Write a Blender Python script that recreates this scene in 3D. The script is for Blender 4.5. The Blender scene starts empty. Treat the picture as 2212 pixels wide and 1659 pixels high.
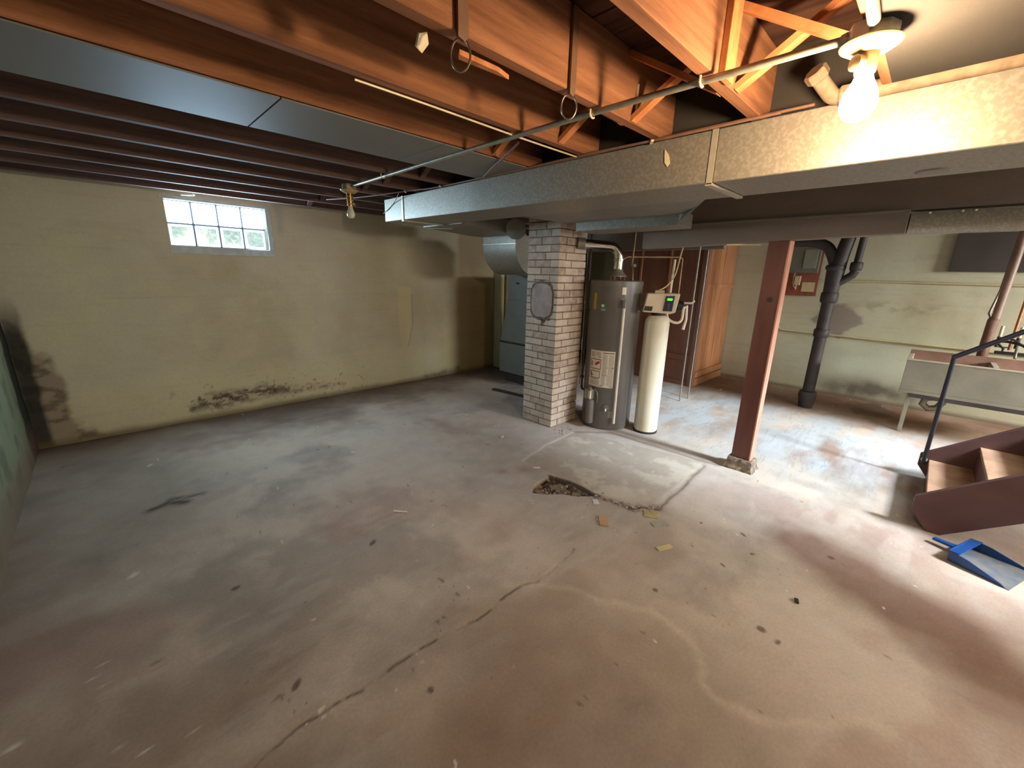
import bpy, bmesh, math, random
import numpy as np
from mathutils import Vector, Matrix
random.seed(7); rng = np.random.default_rng(5)
SC = bpy.context.scene
COL = SC.collection
PI = math.pi

# ------------------------------------------------------------------ camera
def make_camera():
    pitch, roll, yaw = [math.radians(a) for a in (15.03, 1.44, 44.95)]
    cy, sy = math.cos(yaw), math.sin(yaw)
    fw = Vector((sy, cy, 0)); rt = Vector((cy, -sy, 0)); up = Vector((0, 0, 1))
    F = fw*math.cos(pitch) - up*math.sin(pitch)
    U = up*math.cos(pitch) + fw*math.sin(pitch)
    c, s = math.cos(roll), math.sin(roll)
    R = rt*c + U*s; U2 = U*c - rt*s
    m = Matrix(((R.x, U2.x, -F.x, 0), (R.y, U2.y, -F.y, 0), (R.z, U2.z, -F.z, 1.5), (0, 0, 0, 1)))
    cd = bpy.data.cameras.new('camera'); cam = bpy.data.objects.new('camera', cd)
    cd.sensor_fit = 'HORIZONTAL'; cd.sensor_width = 36.0; cd.lens = 36.0*890/2212
    cd.clip_start = 0.02
    cam.matrix_world = m; COL.objects.link(cam); SC.camera = cam
make_camera()

# ------------------------------------------------------------------ world, exposure, lights
w = bpy.data.worlds.new('world'); SC.world = w; w.use_nodes = True
w.node_tree.nodes['Background'].inputs[0].default_value = (0.75, 0.86, 1.0, 1)
w.node_tree.nodes['Background'].inputs[1].default_value = 0.6
SC.view_settings.view_transform = 'Standard'; SC.view_settings.look = 'None'
SC.view_settings.gamma = 1.0; SC.view_settings.use_curve_mapping = False
SC.view_settings.exposure = 0.14
BULB = (1.465, 0.243, 1.946)
BULB_L = 620.0
def area(name, loc, target, sx, sy, power, color, spread=PI):
    l = bpy.data.lights.new(name, 'AREA'); l.shape = 'RECTANGLE'; l.size = sx; l.size_y = sy
    l.energy = power; l.color = color; l.spread = spread
    o = bpy.data.objects.new(name, l); COL.objects.link(o); o.location = loc
    o.rotation_euler = (Vector(target)-Vector(loc)).to_track_quat('-Z', 'Y').to_euler(); return o
# daylight of the open doorway at the head of the stairs
area('stair_door_daylight', (3.78, -3.55, 3.75), (4.1, 0.6, 0.3), 0.60, 0.80, 820.0, (0.70, 0.85, 1.0))
# added unseen fill lights at the rear wall, behind the camera
area('rear_fill_light', (2.4, -4.1, 1.80), (2.0, -1.2, -0.6), 1.8, 0.5, 95.0, (1.0, 0.95, 0.90), math.radians(150))
area('rear_fill_light', (5.7, -4.1, 1.85), (6.2, -0.6, 0.3), 1.2, 0.5, 80.0, (0.96, 0.98, 1.0), math.radians(85))
# daylight coming in through the glass block window
area('glass_block_daylight', (0.955, 4.93, 1.86), (1.05, 3.0, 1.72), 0.76, 0.40, 46.0, (0.50, 0.76, 1.0))

# ------------------------------------------------------------------ mesh helpers
ORG = {}
def lin(c):
    return tuple(((v/255)/12.92 if v/255 <= 0.04045 else ((v/255+0.055)/1.055)**2.4) for v in c)
class MB:
    def __init__(s): s.v = []; s.f = []
    def add(s, vs, fs):
        n = len(s.v); s.v += [tuple(p) for p in vs]; s.f += [tuple(i+n for i in f) for f in fs]; return s
    def box(s, x0, x1, y0, y1, z0, z1):
        return s.add([(x0,y0,z0),(x1,y0,z0),(x1,y1,z0),(x0,y1,z0),(x0,y0,z1),(x1,y0,z1),(x1,y1,z1),(x0,y1,z1)],
                     [(0,3,2,1),(4,5,6,7),(0,1,5,4),(1,2,6,5),(2,3,7,6),(3,0,4,7)])
    def bar(s, p0, p1, wd, th, up=(0,0,1)):
        p0, p1 = Vector(p0), Vector(p1); d = (p1-p0).normalized(); a = d.cross(Vector(up))
        if a.length < 1e-4: a = d.cross(Vector((1,0,0)))
        a.normalize(); b = a.cross(d).normalized(); a = a*wd/2; b = b*th/2
        vs = [p0-a-b, p0+a-b, p0+a+b, p0-a+b, p1-a-b, p1+a-b, p1+a+b, p1-a+b]
        return s.add(vs, [(3,2,1,0),(4,5,6,7),(0,1,5,4),(1,2,6,5),(2,3,7,6),(3,0,4,7)])
    def prism(s, poly, z0, z1):
        n = len(poly)
        return s.add([(x,y,z0) for x,y in poly]+[(x,y,z1) for x,y in poly],
                     [tuple(range(n))[::-1], tuple(range(n,2*n))]+[(i,(i+1)%n,(i+1)%n+n,i+n) for i in range(n)])
    def extr(s, pts, vec):
        n = len(pts); v = Vector(vec)
        return s.add([Vector(p) for p in pts]+[Vector(p)+v for p in pts],
                     [tuple(range(n))[::-1], tuple(range(n,2*n))]+[(i,(i+1)%n,(i+1)%n+n,i+n) for i in range(n)])
    def tube(s, path, r, n=10, caps=True):
        P = [Vector(p) for p in path]; rs = r if isinstance(r, (list, tuple)) else [r]*len(P)
        t = (P[1]-P[0]).normalized(); a = t.orthogonal().normalized(); vs = []; fs = []
        for i, p in enumerate(P):
            if i == 0: tt = (P[1]-P[0])
            elif i == len(P)-1: tt = P[-1]-P[-2]
            else: tt = (P[i+1]-p).normalized()+(p-P[i-1]).normalized()
            tt = tt.normalized() if tt.length > 1e-9 else t
            a = a-tt*a.dot(tt)
            a = a.normalized() if a.length > 1e-6 else tt.orthogonal().normalized()
            b = tt.cross(a)
            for k in range(n):
                q = 2*PI*k/n; vs.append(p+(a*math.cos(q)+b*math.sin(q))*rs[i])
        for i in range(len(P)-1):
            for k in range(n):
                k2 = (k+1)%n; fs.append((i*n+k, i*n+k2, (i+1)*n+k2, (i+1)*n+k))
        if caps: fs.append(tuple(range(n))[::-1]); fs.append(tuple((len(P)-1)*n+k for k in range(n)))
        return s.add(vs, fs)
    def lathe(s, prof, c, axis=(0,0,1), n=32):
        ax = Vector(axis).normalized()
        a = Vector((1,0,0)) if abs(ax.x) < 0.9 else Vector((0,1,0))
        a = (a-ax*a.dot(ax)).normalized(); b = ax.cross(a); c = Vector(c); vs = []; fs = []
        for r, h in prof:
            for k in range(n):
                q = 2*PI*k/n; vs.append(c+ax*h+(a*math.cos(q)+b*math.sin(q))*max(r, 1e-5))
        for i in range(len(prof)-1):
            for k in range(n):
                k2 = (k+1)%n; fs.append((i*n+k, i*n+k2, (i+1)*n+k2, (i+1)*n+k))
        fs.append(tuple(range(n))[::-1]); fs.append(tuple((len(prof)-1)*n+k for k in range(n)))
        return s.add(vs, fs)
    def build(s, name, mat, parent=None, smooth=False, bevel=0, seg=2, org=None):
        if parent is not None: o0 = ORG[parent.name]
        elif org is not None: o0 = Vector(org)
        else:
            a = np.array(s.v); o0 = Vector(((a[:,0].min()+a[:,0].max())/2, (a[:,1].min()+a[:,1].max())/2, a[:,2].min()))
        me = bpy.data.meshes.new(name)
        me.from_pydata([(x-o0.x, y-o0.y, z-o0.z) for x, y, z in s.v], [], s.f)
        me.validate(); me.update()
        bm = bmesh.new(); bm.from_mesh(me); bmesh.ops.recalc_face_normals(bm, faces=bm.faces)
        if bevel:
            bmesh.ops.bevel(bm, geom=[e for e in bm.edges if len(e.link_faces) == 2 and e.calc_face_angle(0) > 0.6],
                            offset=bevel, segments=seg, affect='EDGES', profile=0.5)
        if smooth:
            for f in bm.faces: f.smooth = True
            for e in bm.edges:
                if len(e.link_faces) == 2 and e.calc_face_angle(0) > 0.7: e.smooth = False
        bm.to_mesh(me); bm.free()
        me.materials.append(mat)
        o = bpy.data.objects.new(name, me); COL.objects.link(o)
        if parent is not None: o.parent = parent
        else: o.location = o0
        ORG[o.name] = o0
        return o
def tag(o, label=None, cat=None, group=None, kind=None):
    if label: o['label'] = label
    if cat: o['category'] = cat
    if group: o['group'] = group
    if kind: o['kind'] = kind
    return o
def thing(name, loc, label=None, cat=None, group=None, kind=None):
    o = bpy.data.objects.new(name, None); COL.objects.link(o); o.location = loc
    o.empty_display_size = 0.05; ORG[o.name] = Vector(loc)
    return tag(o, label, cat, group, kind)
def arc(c, a, b, r, t0, t1, n=8):
    c, a, b = Vector(c), Vector(a), Vector(b)
    return [c+a*r*math.cos(t0+(t1-t0)*i/n)+b*r*math.sin(t0+(t1-t0)*i/n) for i in range(n+1)]
def catm(pts, n=6):
    P = [Vector(p) for p in pts]; P = [P[0]*2-P[1]]+P+[P[-1]*2-P[-2]]; out = []
    for i in range(1, len(P)-2):
        for k in range(n):
            t = k/n; a, b, c, d = P[i-1], P[i], P[i+1], P[i+2]
            out.append(0.5*((2*b)+(c-a)*t+(2*a-5*b+4*c-d)*t*t+(3*b-a-3*c+d)*t**3))
    out.append(P[-2]); return out

# ------------------------------------------------------------------ materials
def mat(name, col, rough=0.6, metal=0.0, var=0.12, scale=6.0, bump=0.0, bscale=40.0, stretch=(1,1,1), col2=None,
        fine=0.0, attr=None, emit=None, estr=0.0, spec=0.5, thr=None, coat=0.0):
    m = bpy.data.materials.new(name); m.use_nodes = True; nt = m.node_tree; N = nt.nodes; L = nt.links
    b = N['Principled BSDF']; b.inputs['Roughness'].default_value = rough; b.inputs['Metallic'].default_value = metal
    b.inputs['Specular IOR Level'].default_value = spec; b.inputs['Coat Weight'].default_value = coat
    c = lin(col); tc = N.new('ShaderNodeTexCoord'); mp = N.new('ShaderNodeMapping'); mp.inputs['Scale'].default_value = stretch
    geo = N.new('ShaderNodeNewGeometry'); L.new(geo.outputs['Position'], mp.inputs['Vector'])
    def noise(sc, det=4, dis=0.0):
        n = N.new('ShaderNodeTexNoise'); n.inputs['Scale'].default_value = sc; n.inputs['Detail'].default_value = det
        n.inputs['Distortion'].default_value = dis; L.new(mp.outputs[0], n.inputs['Vector']); return n
    n1 = noise(scale, 5, 0.3)
    if thr is not None:
        cr = N.new('ShaderNodeMapRange'); cr.inputs[1].default_value = thr[0]; cr.inputs[2].default_value = thr[1]
        L.new(n1.outputs['Fac'], cr.inputs[0]); fac = cr.outputs[0]
    else:
        cr = N.new('ShaderNodeMapRange'); cr.inputs[1].default_value = 0.3; cr.inputs[2].default_value = 0.7
        L.new(n1.outputs['Fac'], cr.inputs[0]); fac = cr.outputs[0]
    mx = N.new('ShaderNodeMix'); mx.data_type = 'RGBA'; L.new(fac, mx.inputs[0])
    d = lin(col2) if col2 else tuple(v*(1-2*var) for v in c)
    e = c if col2 else tuple(min(1, v*(1+var)) for v in c)
    mx.inputs[6].default_value = (*d, 1); mx.inputs[7].default_value = (*e, 1)
    out = mx.outputs[2]
    if attr:
        at = N.new('ShaderNodeAttribute'); at.attribute_name = attr
        m2 = N.new('ShaderNodeMix'); m2.data_type = 'RGBA'; m2.blend_type = 'MULTIPLY'; m2.inputs[0].default_value = 1
        L.new(out, m2.inputs[6]); L.new(at.outputs['Color'], m2.inputs[7]); out = m2.outputs[2]
    if fine:
        n2 = noise(bscale*3, 3); m3 = N.new('ShaderNodeMix'); m3.data_type = 'RGBA'; m3.blend_type = 'MULTIPLY'
        m3.inputs[0].default_value = 1
        r3 = N.new('ShaderNodeMapRange'); r3.inputs[1].default_value = 0.25; r3.inputs[2].default_value = 0.75
        r3.inputs[3].default_value = 1-fine; r3.inputs[4].default_value = 1+fine
        L.new(n2.outputs['Fac'], r3.inputs[0]); L.new(out, m3.inputs[6]); L.new(r3.outputs[0], m3.inputs[7]); out = m3.outputs[2]
    L.new(out, b.inputs['Base Color'])
    if bump:
        n3 = noise(bscale, 6); bp = N.new('ShaderNodeBump'); bp.inputs['Strength'].default_value = 1.0
        bp.inputs['Distance'].default_value = bump; L.new(n3.outputs['Fac'], bp.inputs['Height']); L.new(bp.outputs[0], b.inputs['Normal'])
    if emit:
        b.inputs['Emission Color'].default_value = (*emit, 1); b.inputs['Emission Strength'].default_value = estr
    return m
M = {}
M['floor'] = mat('concrete_floor', (255,255,255), 0.9, var=0.05, scale=9, bump=0.0012, bscale=26, fine=0.08, attr='tone', spec=0.15)
M['wall'] = mat('painted_block_wall', (255,255,255), 0.8, var=0.035, scale=3, bump=0.0012, bscale=22, fine=0.05, attr='tone', spec=0.25)
M['joist'] = mat('joist_wood', (166,112,78), 0.85, col2=(118,76,52), scale=5, stretch=(0.35,6,6), bump=0.0008, bscale=30, fine=0.12, spec=0.2)
M['plank'] = mat('subfloor_wood', (92,62,46), 0.85, col2=(58,38,28), scale=4, stretch=(6,0.5,6), fine=0.15, spec=0.2)
M['joistdark'] = mat('shade_tinted_joist_wood', (118,92,84), 0.8, col2=(86,66,62), scale=5, stretch=(0.35,6,6), bump=0.0008, bscale=30, fine=0.12, spec=0.25)  # darker copy of the joist wood, dimness of the far ceiling painted in
M['brace'] = mat('bridging_wood', (206,138,88), 0.8, col2=(166,100,60), scale=9, stretch=(3,1,1), fine=0.1, spec=0.2)
M['pan'] = mat('ceiling_panel', (122,118,110), 0.6, var=0.06, scale=2, fine=0.04, spec=0.4)
M['pandark'] = mat('dark_bay_panel', (62,57,52), 0.85, var=0.10, scale=3, fine=0.06, spec=0.2)  # plain darker copy of the panel colour
M['galv'] = mat('galvanised_steel', (160,152,138), 0.48, metal=0.55, col2=(144,136,122), scale=75, thr=(0.45,0.6), bump=0.00015, bscale=60)
M['galv2'] = mat('dull_sheet_metal', (140,132,120), 0.5, metal=0.35, var=0.08, scale=8)
M['seam'] = mat('cleat_steel', (196,188,170), 0.4, metal=0.6, var=0.06, scale=20)
M['beam'] = mat('painted_beam', (128,112,98), 0.65, var=0.1, scale=5, stretch=(1,0.3,1), fine=0.06)
M['post'] = mat('oxblood_paint', (112,68,56), 0.5, col2=(92,52,42), scale=5, stretch=(3,3,0.5), bump=0.0006, bscale=40)
M['postedge'] = mat('pale_pink_wood', (206,150,126), 0.6, col2=(180,120,98), scale=7, stretch=(3,3,0.5), fine=0.08)  # paler pink than the post paint
M['foot'] = mat('rough_plaster', (150,132,112), 0.9, col2=(92,74,58), scale=22, bump=0.006, bscale=30, fine=0.2)
M['brick'] = mat('limewashed_brick', (208,192,174), 0.8, col2=(184,164,146), scale=11, bump=0.0012, bscale=60, fine=0.10, spec=0.2)
M['brick2'] = mat('limewashed_brick_dirty', (196,178,162), 0.85, col2=(160,142,126), scale=16, bump=0.0014, bscale=60, fine=0.14, spec=0.2)
M['mortar'] = mat('old_mortar', (146,126,110), 0.95, col2=(112,94,80), scale=25, bump=0.002, bscale=70, fine=0.2)
M['cement'] = mat('cement_patch', (172,160,154), 0.9, col2=(146,132,124), scale=12, bump=0.003, bscale=25, fine=0.08)
M['soot'] = mat('cracked_mortar', (128,108,98), 0.95, col2=(84,68,62), scale=30, bump=0.003, bscale=50)
M['chrome'] = mat('bright_flue', (222,216,206), 0.16, metal=1.0, var=0.04, scale=10, bump=0.0004, bscale=18)
M['heater'] = mat('grey_enamel', (104,98,92), 0.32, var=0.04, scale=5, spec=0.5, coat=0.2)
M['heatercap'] = mat('grey_enamel_cap', (112,106,98), 0.35, var=0.04, scale=6)
M['label'] = mat('printed_label', (226,214,196), 0.5, var=0.02, scale=10)
M['ink'] = mat('label_grey_print', (168,158,146), 0.6, var=0.05, scale=60)
M['inkd'] = mat('label_dark_print', (52,40,36), 0.6, var=0.05, scale=60)
M['red'] = mat('label_red_print', (190,58,50), 0.6, var=0.05, scale=60)
M['green'] = mat('label_green_print', (70,120,100), 0.6, var=0.05, scale=60)
M['yellow'] = mat('yellow_tag', (190,168,60), 0.6, var=0.05, scale=60)
M['cpvc'] = mat('cream_plastic_pipe', (232,218,198), 0.4, var=0.04, scale=10)
M['soft'] = mat('cream_fibreglass', (232,222,196), 0.38, var=0.03, scale=4)
M['head'] = mat('beige_plastic', (214,196,168), 0.4, var=0.03, scale=4)
M['navy'] = mat('navy_keypad', (38,42,66), 0.35, var=0.05, scale=10)
M['lcd'] = mat('green_display', (90,220,40), 0.4, var=0.02, scale=10, emit=(0.15,0.9,0.05), estr=0.9)
M['black'] = mat('black_plastic', (34,32,32), 0.5, var=0.1, scale=10)
M['iron'] = mat('cast_iron', (66,56,52), 0.6, col2=(48,40,38), scale=9, bump=0.001, bscale=50, spec=0.4)
M['copper'] = mat('copper_tube', (150,116,88), 0.45, metal=0.6, col2=(120,92,70), scale=12)
M['dullpipe'] = mat('dull_steel_pipe', (150,142,124), 0.45, metal=0.5, var=0.1, scale=14)
M['emt'] = mat('conduit_steel', (176,168,146), 0.4, metal=0.55, var=0.1, scale=20, bump=0.0004, bscale=60)
M['strap'] = mat('pale_clip', (232,214,178), 0.4, metal=0.2, var=0.05, scale=20)
M['cable'] = mat('brown_cable', (128,92,74), 0.6, var=0.1, scale=30)
M['wire'] = mat('steel_wire', (170,150,130), 0.3, metal=0.9, var=0.1, scale=30)
M['strapwood'] = mat('dark_strap', (120,84,58), 0.6, var=0.12, scale=14)
M['porc'] = mat('old_porcelain', (186,158,112), 0.25, var=0.05, scale=15)
M['oldpipe'] = mat('flaking_painted_pipe', (150,128,104), 0.8, col2=(118,98,80), scale=28, bump=0.001, bscale=40, spec=0.2)
M['brass'] = mat('brass_shell', (200,160,90), 0.25, metal=1.0, var=0.06, scale=15)
M['bulb'] = mat('lit_bulb', (255,240,210), 0.3, var=0.0, emit=(1.0,0.74,0.46), estr=BULB_L)
M['oldbulb'] = mat('unlit_frosted_bulb', (226,218,196), 0.15, var=0.03, scale=10, coat=0.5)
M['furn'] = mat('furnace_grey', (132,134,126), 0.45, metal=0.15, var=0.05, scale=5)
M['furnbase'] = mat('furnace_dark_base', (66,58,52), 0.7, var=0.1, scale=5)
M['yelwall'] = mat('yellow_painted_concrete', (198,184,138), 0.8, var=0.06, scale=4, bump=0.003, bscale=8, fine=0.05)
M['closet'] = mat('closet_brown_board', (136,88,66), 0.65, col2=(114,72,54), scale=5, stretch=(2,2,0.4), fine=0.07)
M['closet2'] = mat('closet_orange_board', (184,126,82), 0.6, col2=(150,96,60), scale=6, stretch=(3,3,0.35), fine=0.08)
M['tub'] = mat('grey_concrete_tub', (140,132,116), 0.75, var=0.08, scale=5, bump=0.001, bscale=30, fine=0.05)
M['tubrim'] = mat('tub_rim', (190,178,158), 0.7, var=0.08, scale=8)
M['plywood'] = mat('red_backboard', (150,86,62), 0.7, col2=(122,66,48), scale=6, stretch=(1,3,1))
M['meter'] = mat('grey_green_box', (118,116,100), 0.5, metal=0.2, var=0.06, scale=10)
M['paper'] = mat('yellowed_paper', (206,184,140), 0.8, var=0.06, scale=20)
M['darkpane'] = mat('blackened_pane', (72,64,58), 0.5, var=0.08, scale=4)
M['stair'] = mat('stair_brown_paint', (98,66,60), 0.55, col2=(80,52,48), scale=6, stretch=(1,0.5,1), fine=0.05)
M['tread'] = mat('worn_tread', (168,128,98), 0.7, col2=(142,104,78), scale=9, fine=0.1)
M['rail'] = mat('dark_rail_paint', (40,38,44), 0.4, metal=0.2, var=0.08, scale=10)
M['blue'] = mat('blue_dustpan_plastic', (22,66,124), 0.35, var=0.08, scale=8)
M['orangepipe'] = mat('copper_pipe_bright', (176,118,88), 0.4, metal=0.6, var=0.1, scale=12)
M['winframe'] = mat('window_mortar_frame', (196,206,206), 0.7, var=0.08, scale=12, bump=0.002, bscale=30)
M['glassA'] = mat('backlit_glass_block_bright', (240,248,248), 0.1, var=0.01, scale=10, emit=(0.93,0.99,1.0), estr=3.0)
M['glassB'] = mat('backlit_glass_block_rim', (235,248,245), 0.1, var=0.01, scale=10, emit=(0.88,1.0,0.97), estr=0.95)
def glassC():
    m = bpy.data.materials.new('backlit_wavy_glass'); m.use_nodes = True; N = m.node_tree.nodes; L = m.node_tree.links
    b = N['Principled BSDF']; b.inputs['Roughness'].default_value = 0.1
    g = N.new('ShaderNodeNewGeometry'); n = N.new('ShaderNodeTexNoise'); n.inputs['Scale'].default_value = 20
    n.inputs['Distortion'].default_value = 1.5; L.new(g.outputs['Position'], n.inputs['Vector'])
    r = N.new('ShaderNodeValToRGB'); r.color_ramp.elements[0].position = 0.35; r.color_ramp.elements[1].position = 0.62
    r.color_ramp.elements[0].color = (0.30,0.50,0.46,1); r.color_ramp.elements[1].color = (0.68,0.88,0.84,1)
    L.new(n.outputs['Fac'], r.inputs[0]); L.new(r.outputs[0], b.inputs['Emission Color'])
    b.inputs['Emission Strength'].default_value = 0.8; b.inputs['Base Color'].default_value = (0.2,0.3,0.3,1)
    return m
M['glassC'] = glassC()

# ------------------------------------------------------------------ numpy tone painting
_perm = rng.random((256, 256))
def vnoise(x, y):
    xi = np.floor(x).astype(int); yi = np.floor(y).astype(int); fx = x-xi; fy = y-yi
    fx = fx*fx*(3-2*fx); fy = fy*fy*(3-2*fy); g = lambda a, b: _perm[a & 255, b & 255]
    return (g(xi,yi)*(1-fx)+g(xi+1,yi)*fx)*(1-fy)+(g(xi,yi+1)*(1-fx)+g(xi+1,yi+1)*fx)*fy
def fbm(x, y, oct=5, s=1.0):
    t = 0; a = 0.5; tot = 0
    for i in range(oct):
        t = t+a*vnoise(x*s+17.3*i, y*s+9.1*i); tot += a; a *= 0.55; s *= 2.03
    return t/tot
def seg_dist(x, y, pts):
    d = np.full(x.shape, 1e9)
    for (ax, ay), (bx, by) in zip(pts[:-1], pts[1:]):
        vx, vy = bx-ax, by-ay; t = np.clip(((x-ax)*vx+(y-ay)*vy)/(vx*vx+vy*vy+1e-12), 0, 1)
        d = np.minimum(d, np.hypot(x-ax-t*vx, y-ay-t*vy))
    return d
def inpoly(x, y, P):
    r = np.zeros(x.shape, bool); n = len(P)
    for i in range(n):
        x1, y1 = P[i]; x2, y2 = P[(i+1)%n]
        c = ((y1 > y) != (y2 > y)) & (x < (x2-x1)*(y-y1)/(y2-y1+1e-12)+x1); r ^= c
    return r
def softpoly(x, y, P, soft):
    d = seg_dist(x, y, P+[P[0]]); return np.clip(0.5+np.where(inpoly(x, y, P), d, -d)/soft, 0, 1)
def blob(x, y, cx, cy, rx, ry, ang=0.0, soft=0.35):
    c, s = math.cos(ang), math.sin(ang); u = ((x-cx)*c+(y-cy)*s)/rx; v = (-(x-cx)*s+(y-cy)*c)/ry
    r = np.hypot(u, v)+(fbm(x, y, 4, 7)-0.5)*1.2
    return np.clip((1-r)/soft+0.5, 0, 1)
def mixc(c, col, k):
    col = np.array(lin(col)); return c*(1-k[..., None])+col*k[..., None]
def grid_obj(name, us, vs, fn, colfn, matl, hole=None, parent=None, org=(0,0,0)):
    U, V = np.meshgrid(us, vs, indexing='ij'); P = fn(U, V); C = colfn(U, V)
    nu, nv = len(us), len(vs); idx = np.arange(nu*nv).reshape(nu, nv)
    q = np.stack([idx[:-1,:-1], idx[1:,:-1], idx[1:,1:], idx[:-1,1:]], -1).reshape(-1, 4)
    if hole is not None:
        cu = ((U[:-1,:-1]+U[1:,1:])/2).ravel(); cv = ((V[:-1,:-1]+V[1:,1:])/2).ravel(); q = q[~hole(cu, cv)]
    me = bpy.data.meshes.new(name); P = P.reshape(-1, 3)-np.array(org)
    me.vertices.add(len(P)); me.vertices.foreach_set('co', P.astype(np.float32).ravel())
    me.loops.add(q.size); me.loops.foreach_set('vertex_index', q.astype(np.int32).ravel())
    me.polygons.add(len(q)); me.polygons.foreach_set('loop_start', (np.arange(len(q))*4).astype(np.int32))
    me.polygons.foreach_set('use_smooth', np.ones(len(q), bool))
    me.update(calc_edges=True); me.validate()
    a = me.color_attributes.new('tone', 'FLOAT_COLOR', 'POINT')
    cc = np.ones((nu*nv, 4), np.float32); cc[:, :3] = C.reshape(-1, 3); a.data.foreach_set('color', cc.ravel())
    me.materials.append(matl); o = bpy.data.objects.new(name, me); COL.objects.link(o)
    o.location = org; ORG[o.name] = Vector(org); return o

# ------------------------------------------------------------------ FLOOR
XL, XS, YA, YR = -0.55, 6.95, 4.96, -4.2
JB = 2.11; SUB = 2.36
crack1 = [(0.0,1.16),(0.115,1.201),(0.239,1.229),(0.361,1.224),(0.455,1.205),(0.588,1.207),(0.821,1.194),(0.985,1.158),(1.083,1.158),(1.154,1.169),(1.28,1.168),(1.348,1.136),(1.567,1.147),(1.692,1.164)]
white1 = [(1.208,1.21),(1.365,1.12),(1.442,0.974),(1.456,0.848),(1.517,0.759),(1.595,0.659),(1.595,0.569),(1.561,0.45),(1.519,0.384),(1.42,0.354),(1.386,0.298),(1.388,0.226),(1.408,0.141),(1.453,0.067),(1.557,-0.022),(1.673,-0.111),(1.706,-0.194)]
white2 = [(2.201,0.232),(2.095,0.099),(2.048,-0.025),(2.063,-0.13)]
slabL = [(3.161,2.259),(2.681,2.226),(2.296,2.147)]
slabR = [(3.356,1.086),(2.876,1.053),(2.474,1.036)]
slabT = [(3.161,2.259),(3.40,2.005),(3.42,1.554),(3.43,1.194),(3.45,1.0)]
rub = [(2.271,1.40),(2.302,1.27),(2.319,1.139),(2.435,1.033)]
cav = [(2.255,1.825),(2.297,1.622),(2.290,1.409),(2.235,1.46),(2.165,1.50),(2.075,1.616),(1.968,1.739),(2.03,1.79),(2.091,1.807)]
brownR = [(2.731,0.233),(2.548,-0.092),(2.457,-0.377),(2.305,-0.523)]
debris_marks = [(-0.122,3.066),(2.398,0.446),(0.887,1.979),(1.856,0.254),(1.832,0.185),(0.289,1.387),(0.641,1.029),(2.492,0.766),(2.558,0.542),(2.695,0.128),(2.076,-0.344),(2.177,0.531),(1.73,0.693),(0.246,2.098)]
def floor_h(x, y):
    wob = (fbm(x, y, 3, 9)-0.5)*0.05
    z = (fbm(x, y, 4, 2.2)-0.5)*0.008
    d = seg_dist(x+wob*0.5, y+wob*0.5, crack1); z = z-0.004*np.exp(-(d/0.007)**2)*(fbm(x, y, 2, 14) > 0.42)
    for L_, dep, wd in ((slabR, 0.006, 0.010), (slabL, 0.005, 0.009), (slabT, 0.006, 0.012)):
        z = z-dep*np.exp(-(seg_dist(x+wob*0.4, y+wob*0.4, L_)/wd)**2)
    z = z+0.0006*np.exp(-(seg_dist(x+wob, y+wob, white1)/0.03)**2)
    k = inpoly(x+wob*0.6, y+wob*0.6, cav); z = np.where(k, z-0.028+0.05*(fbm(x, y, 4, 26)-0.45), z)
    kr = np.exp(-(seg_dist(x+wob, y+wob, rub)/0.03)**2); z = z+kr*0.03*(fbm(x, y, 4, 30)-0.5)
    near = (np.exp(-((x-3.5)**2+(y-0.9)**2)/0.5)+np.exp(-((x-3.4)**2+(y-2.4)**2)/0.6)); z = z*(1-np.clip(near, 0, 1)*0.6)
    return z
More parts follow.
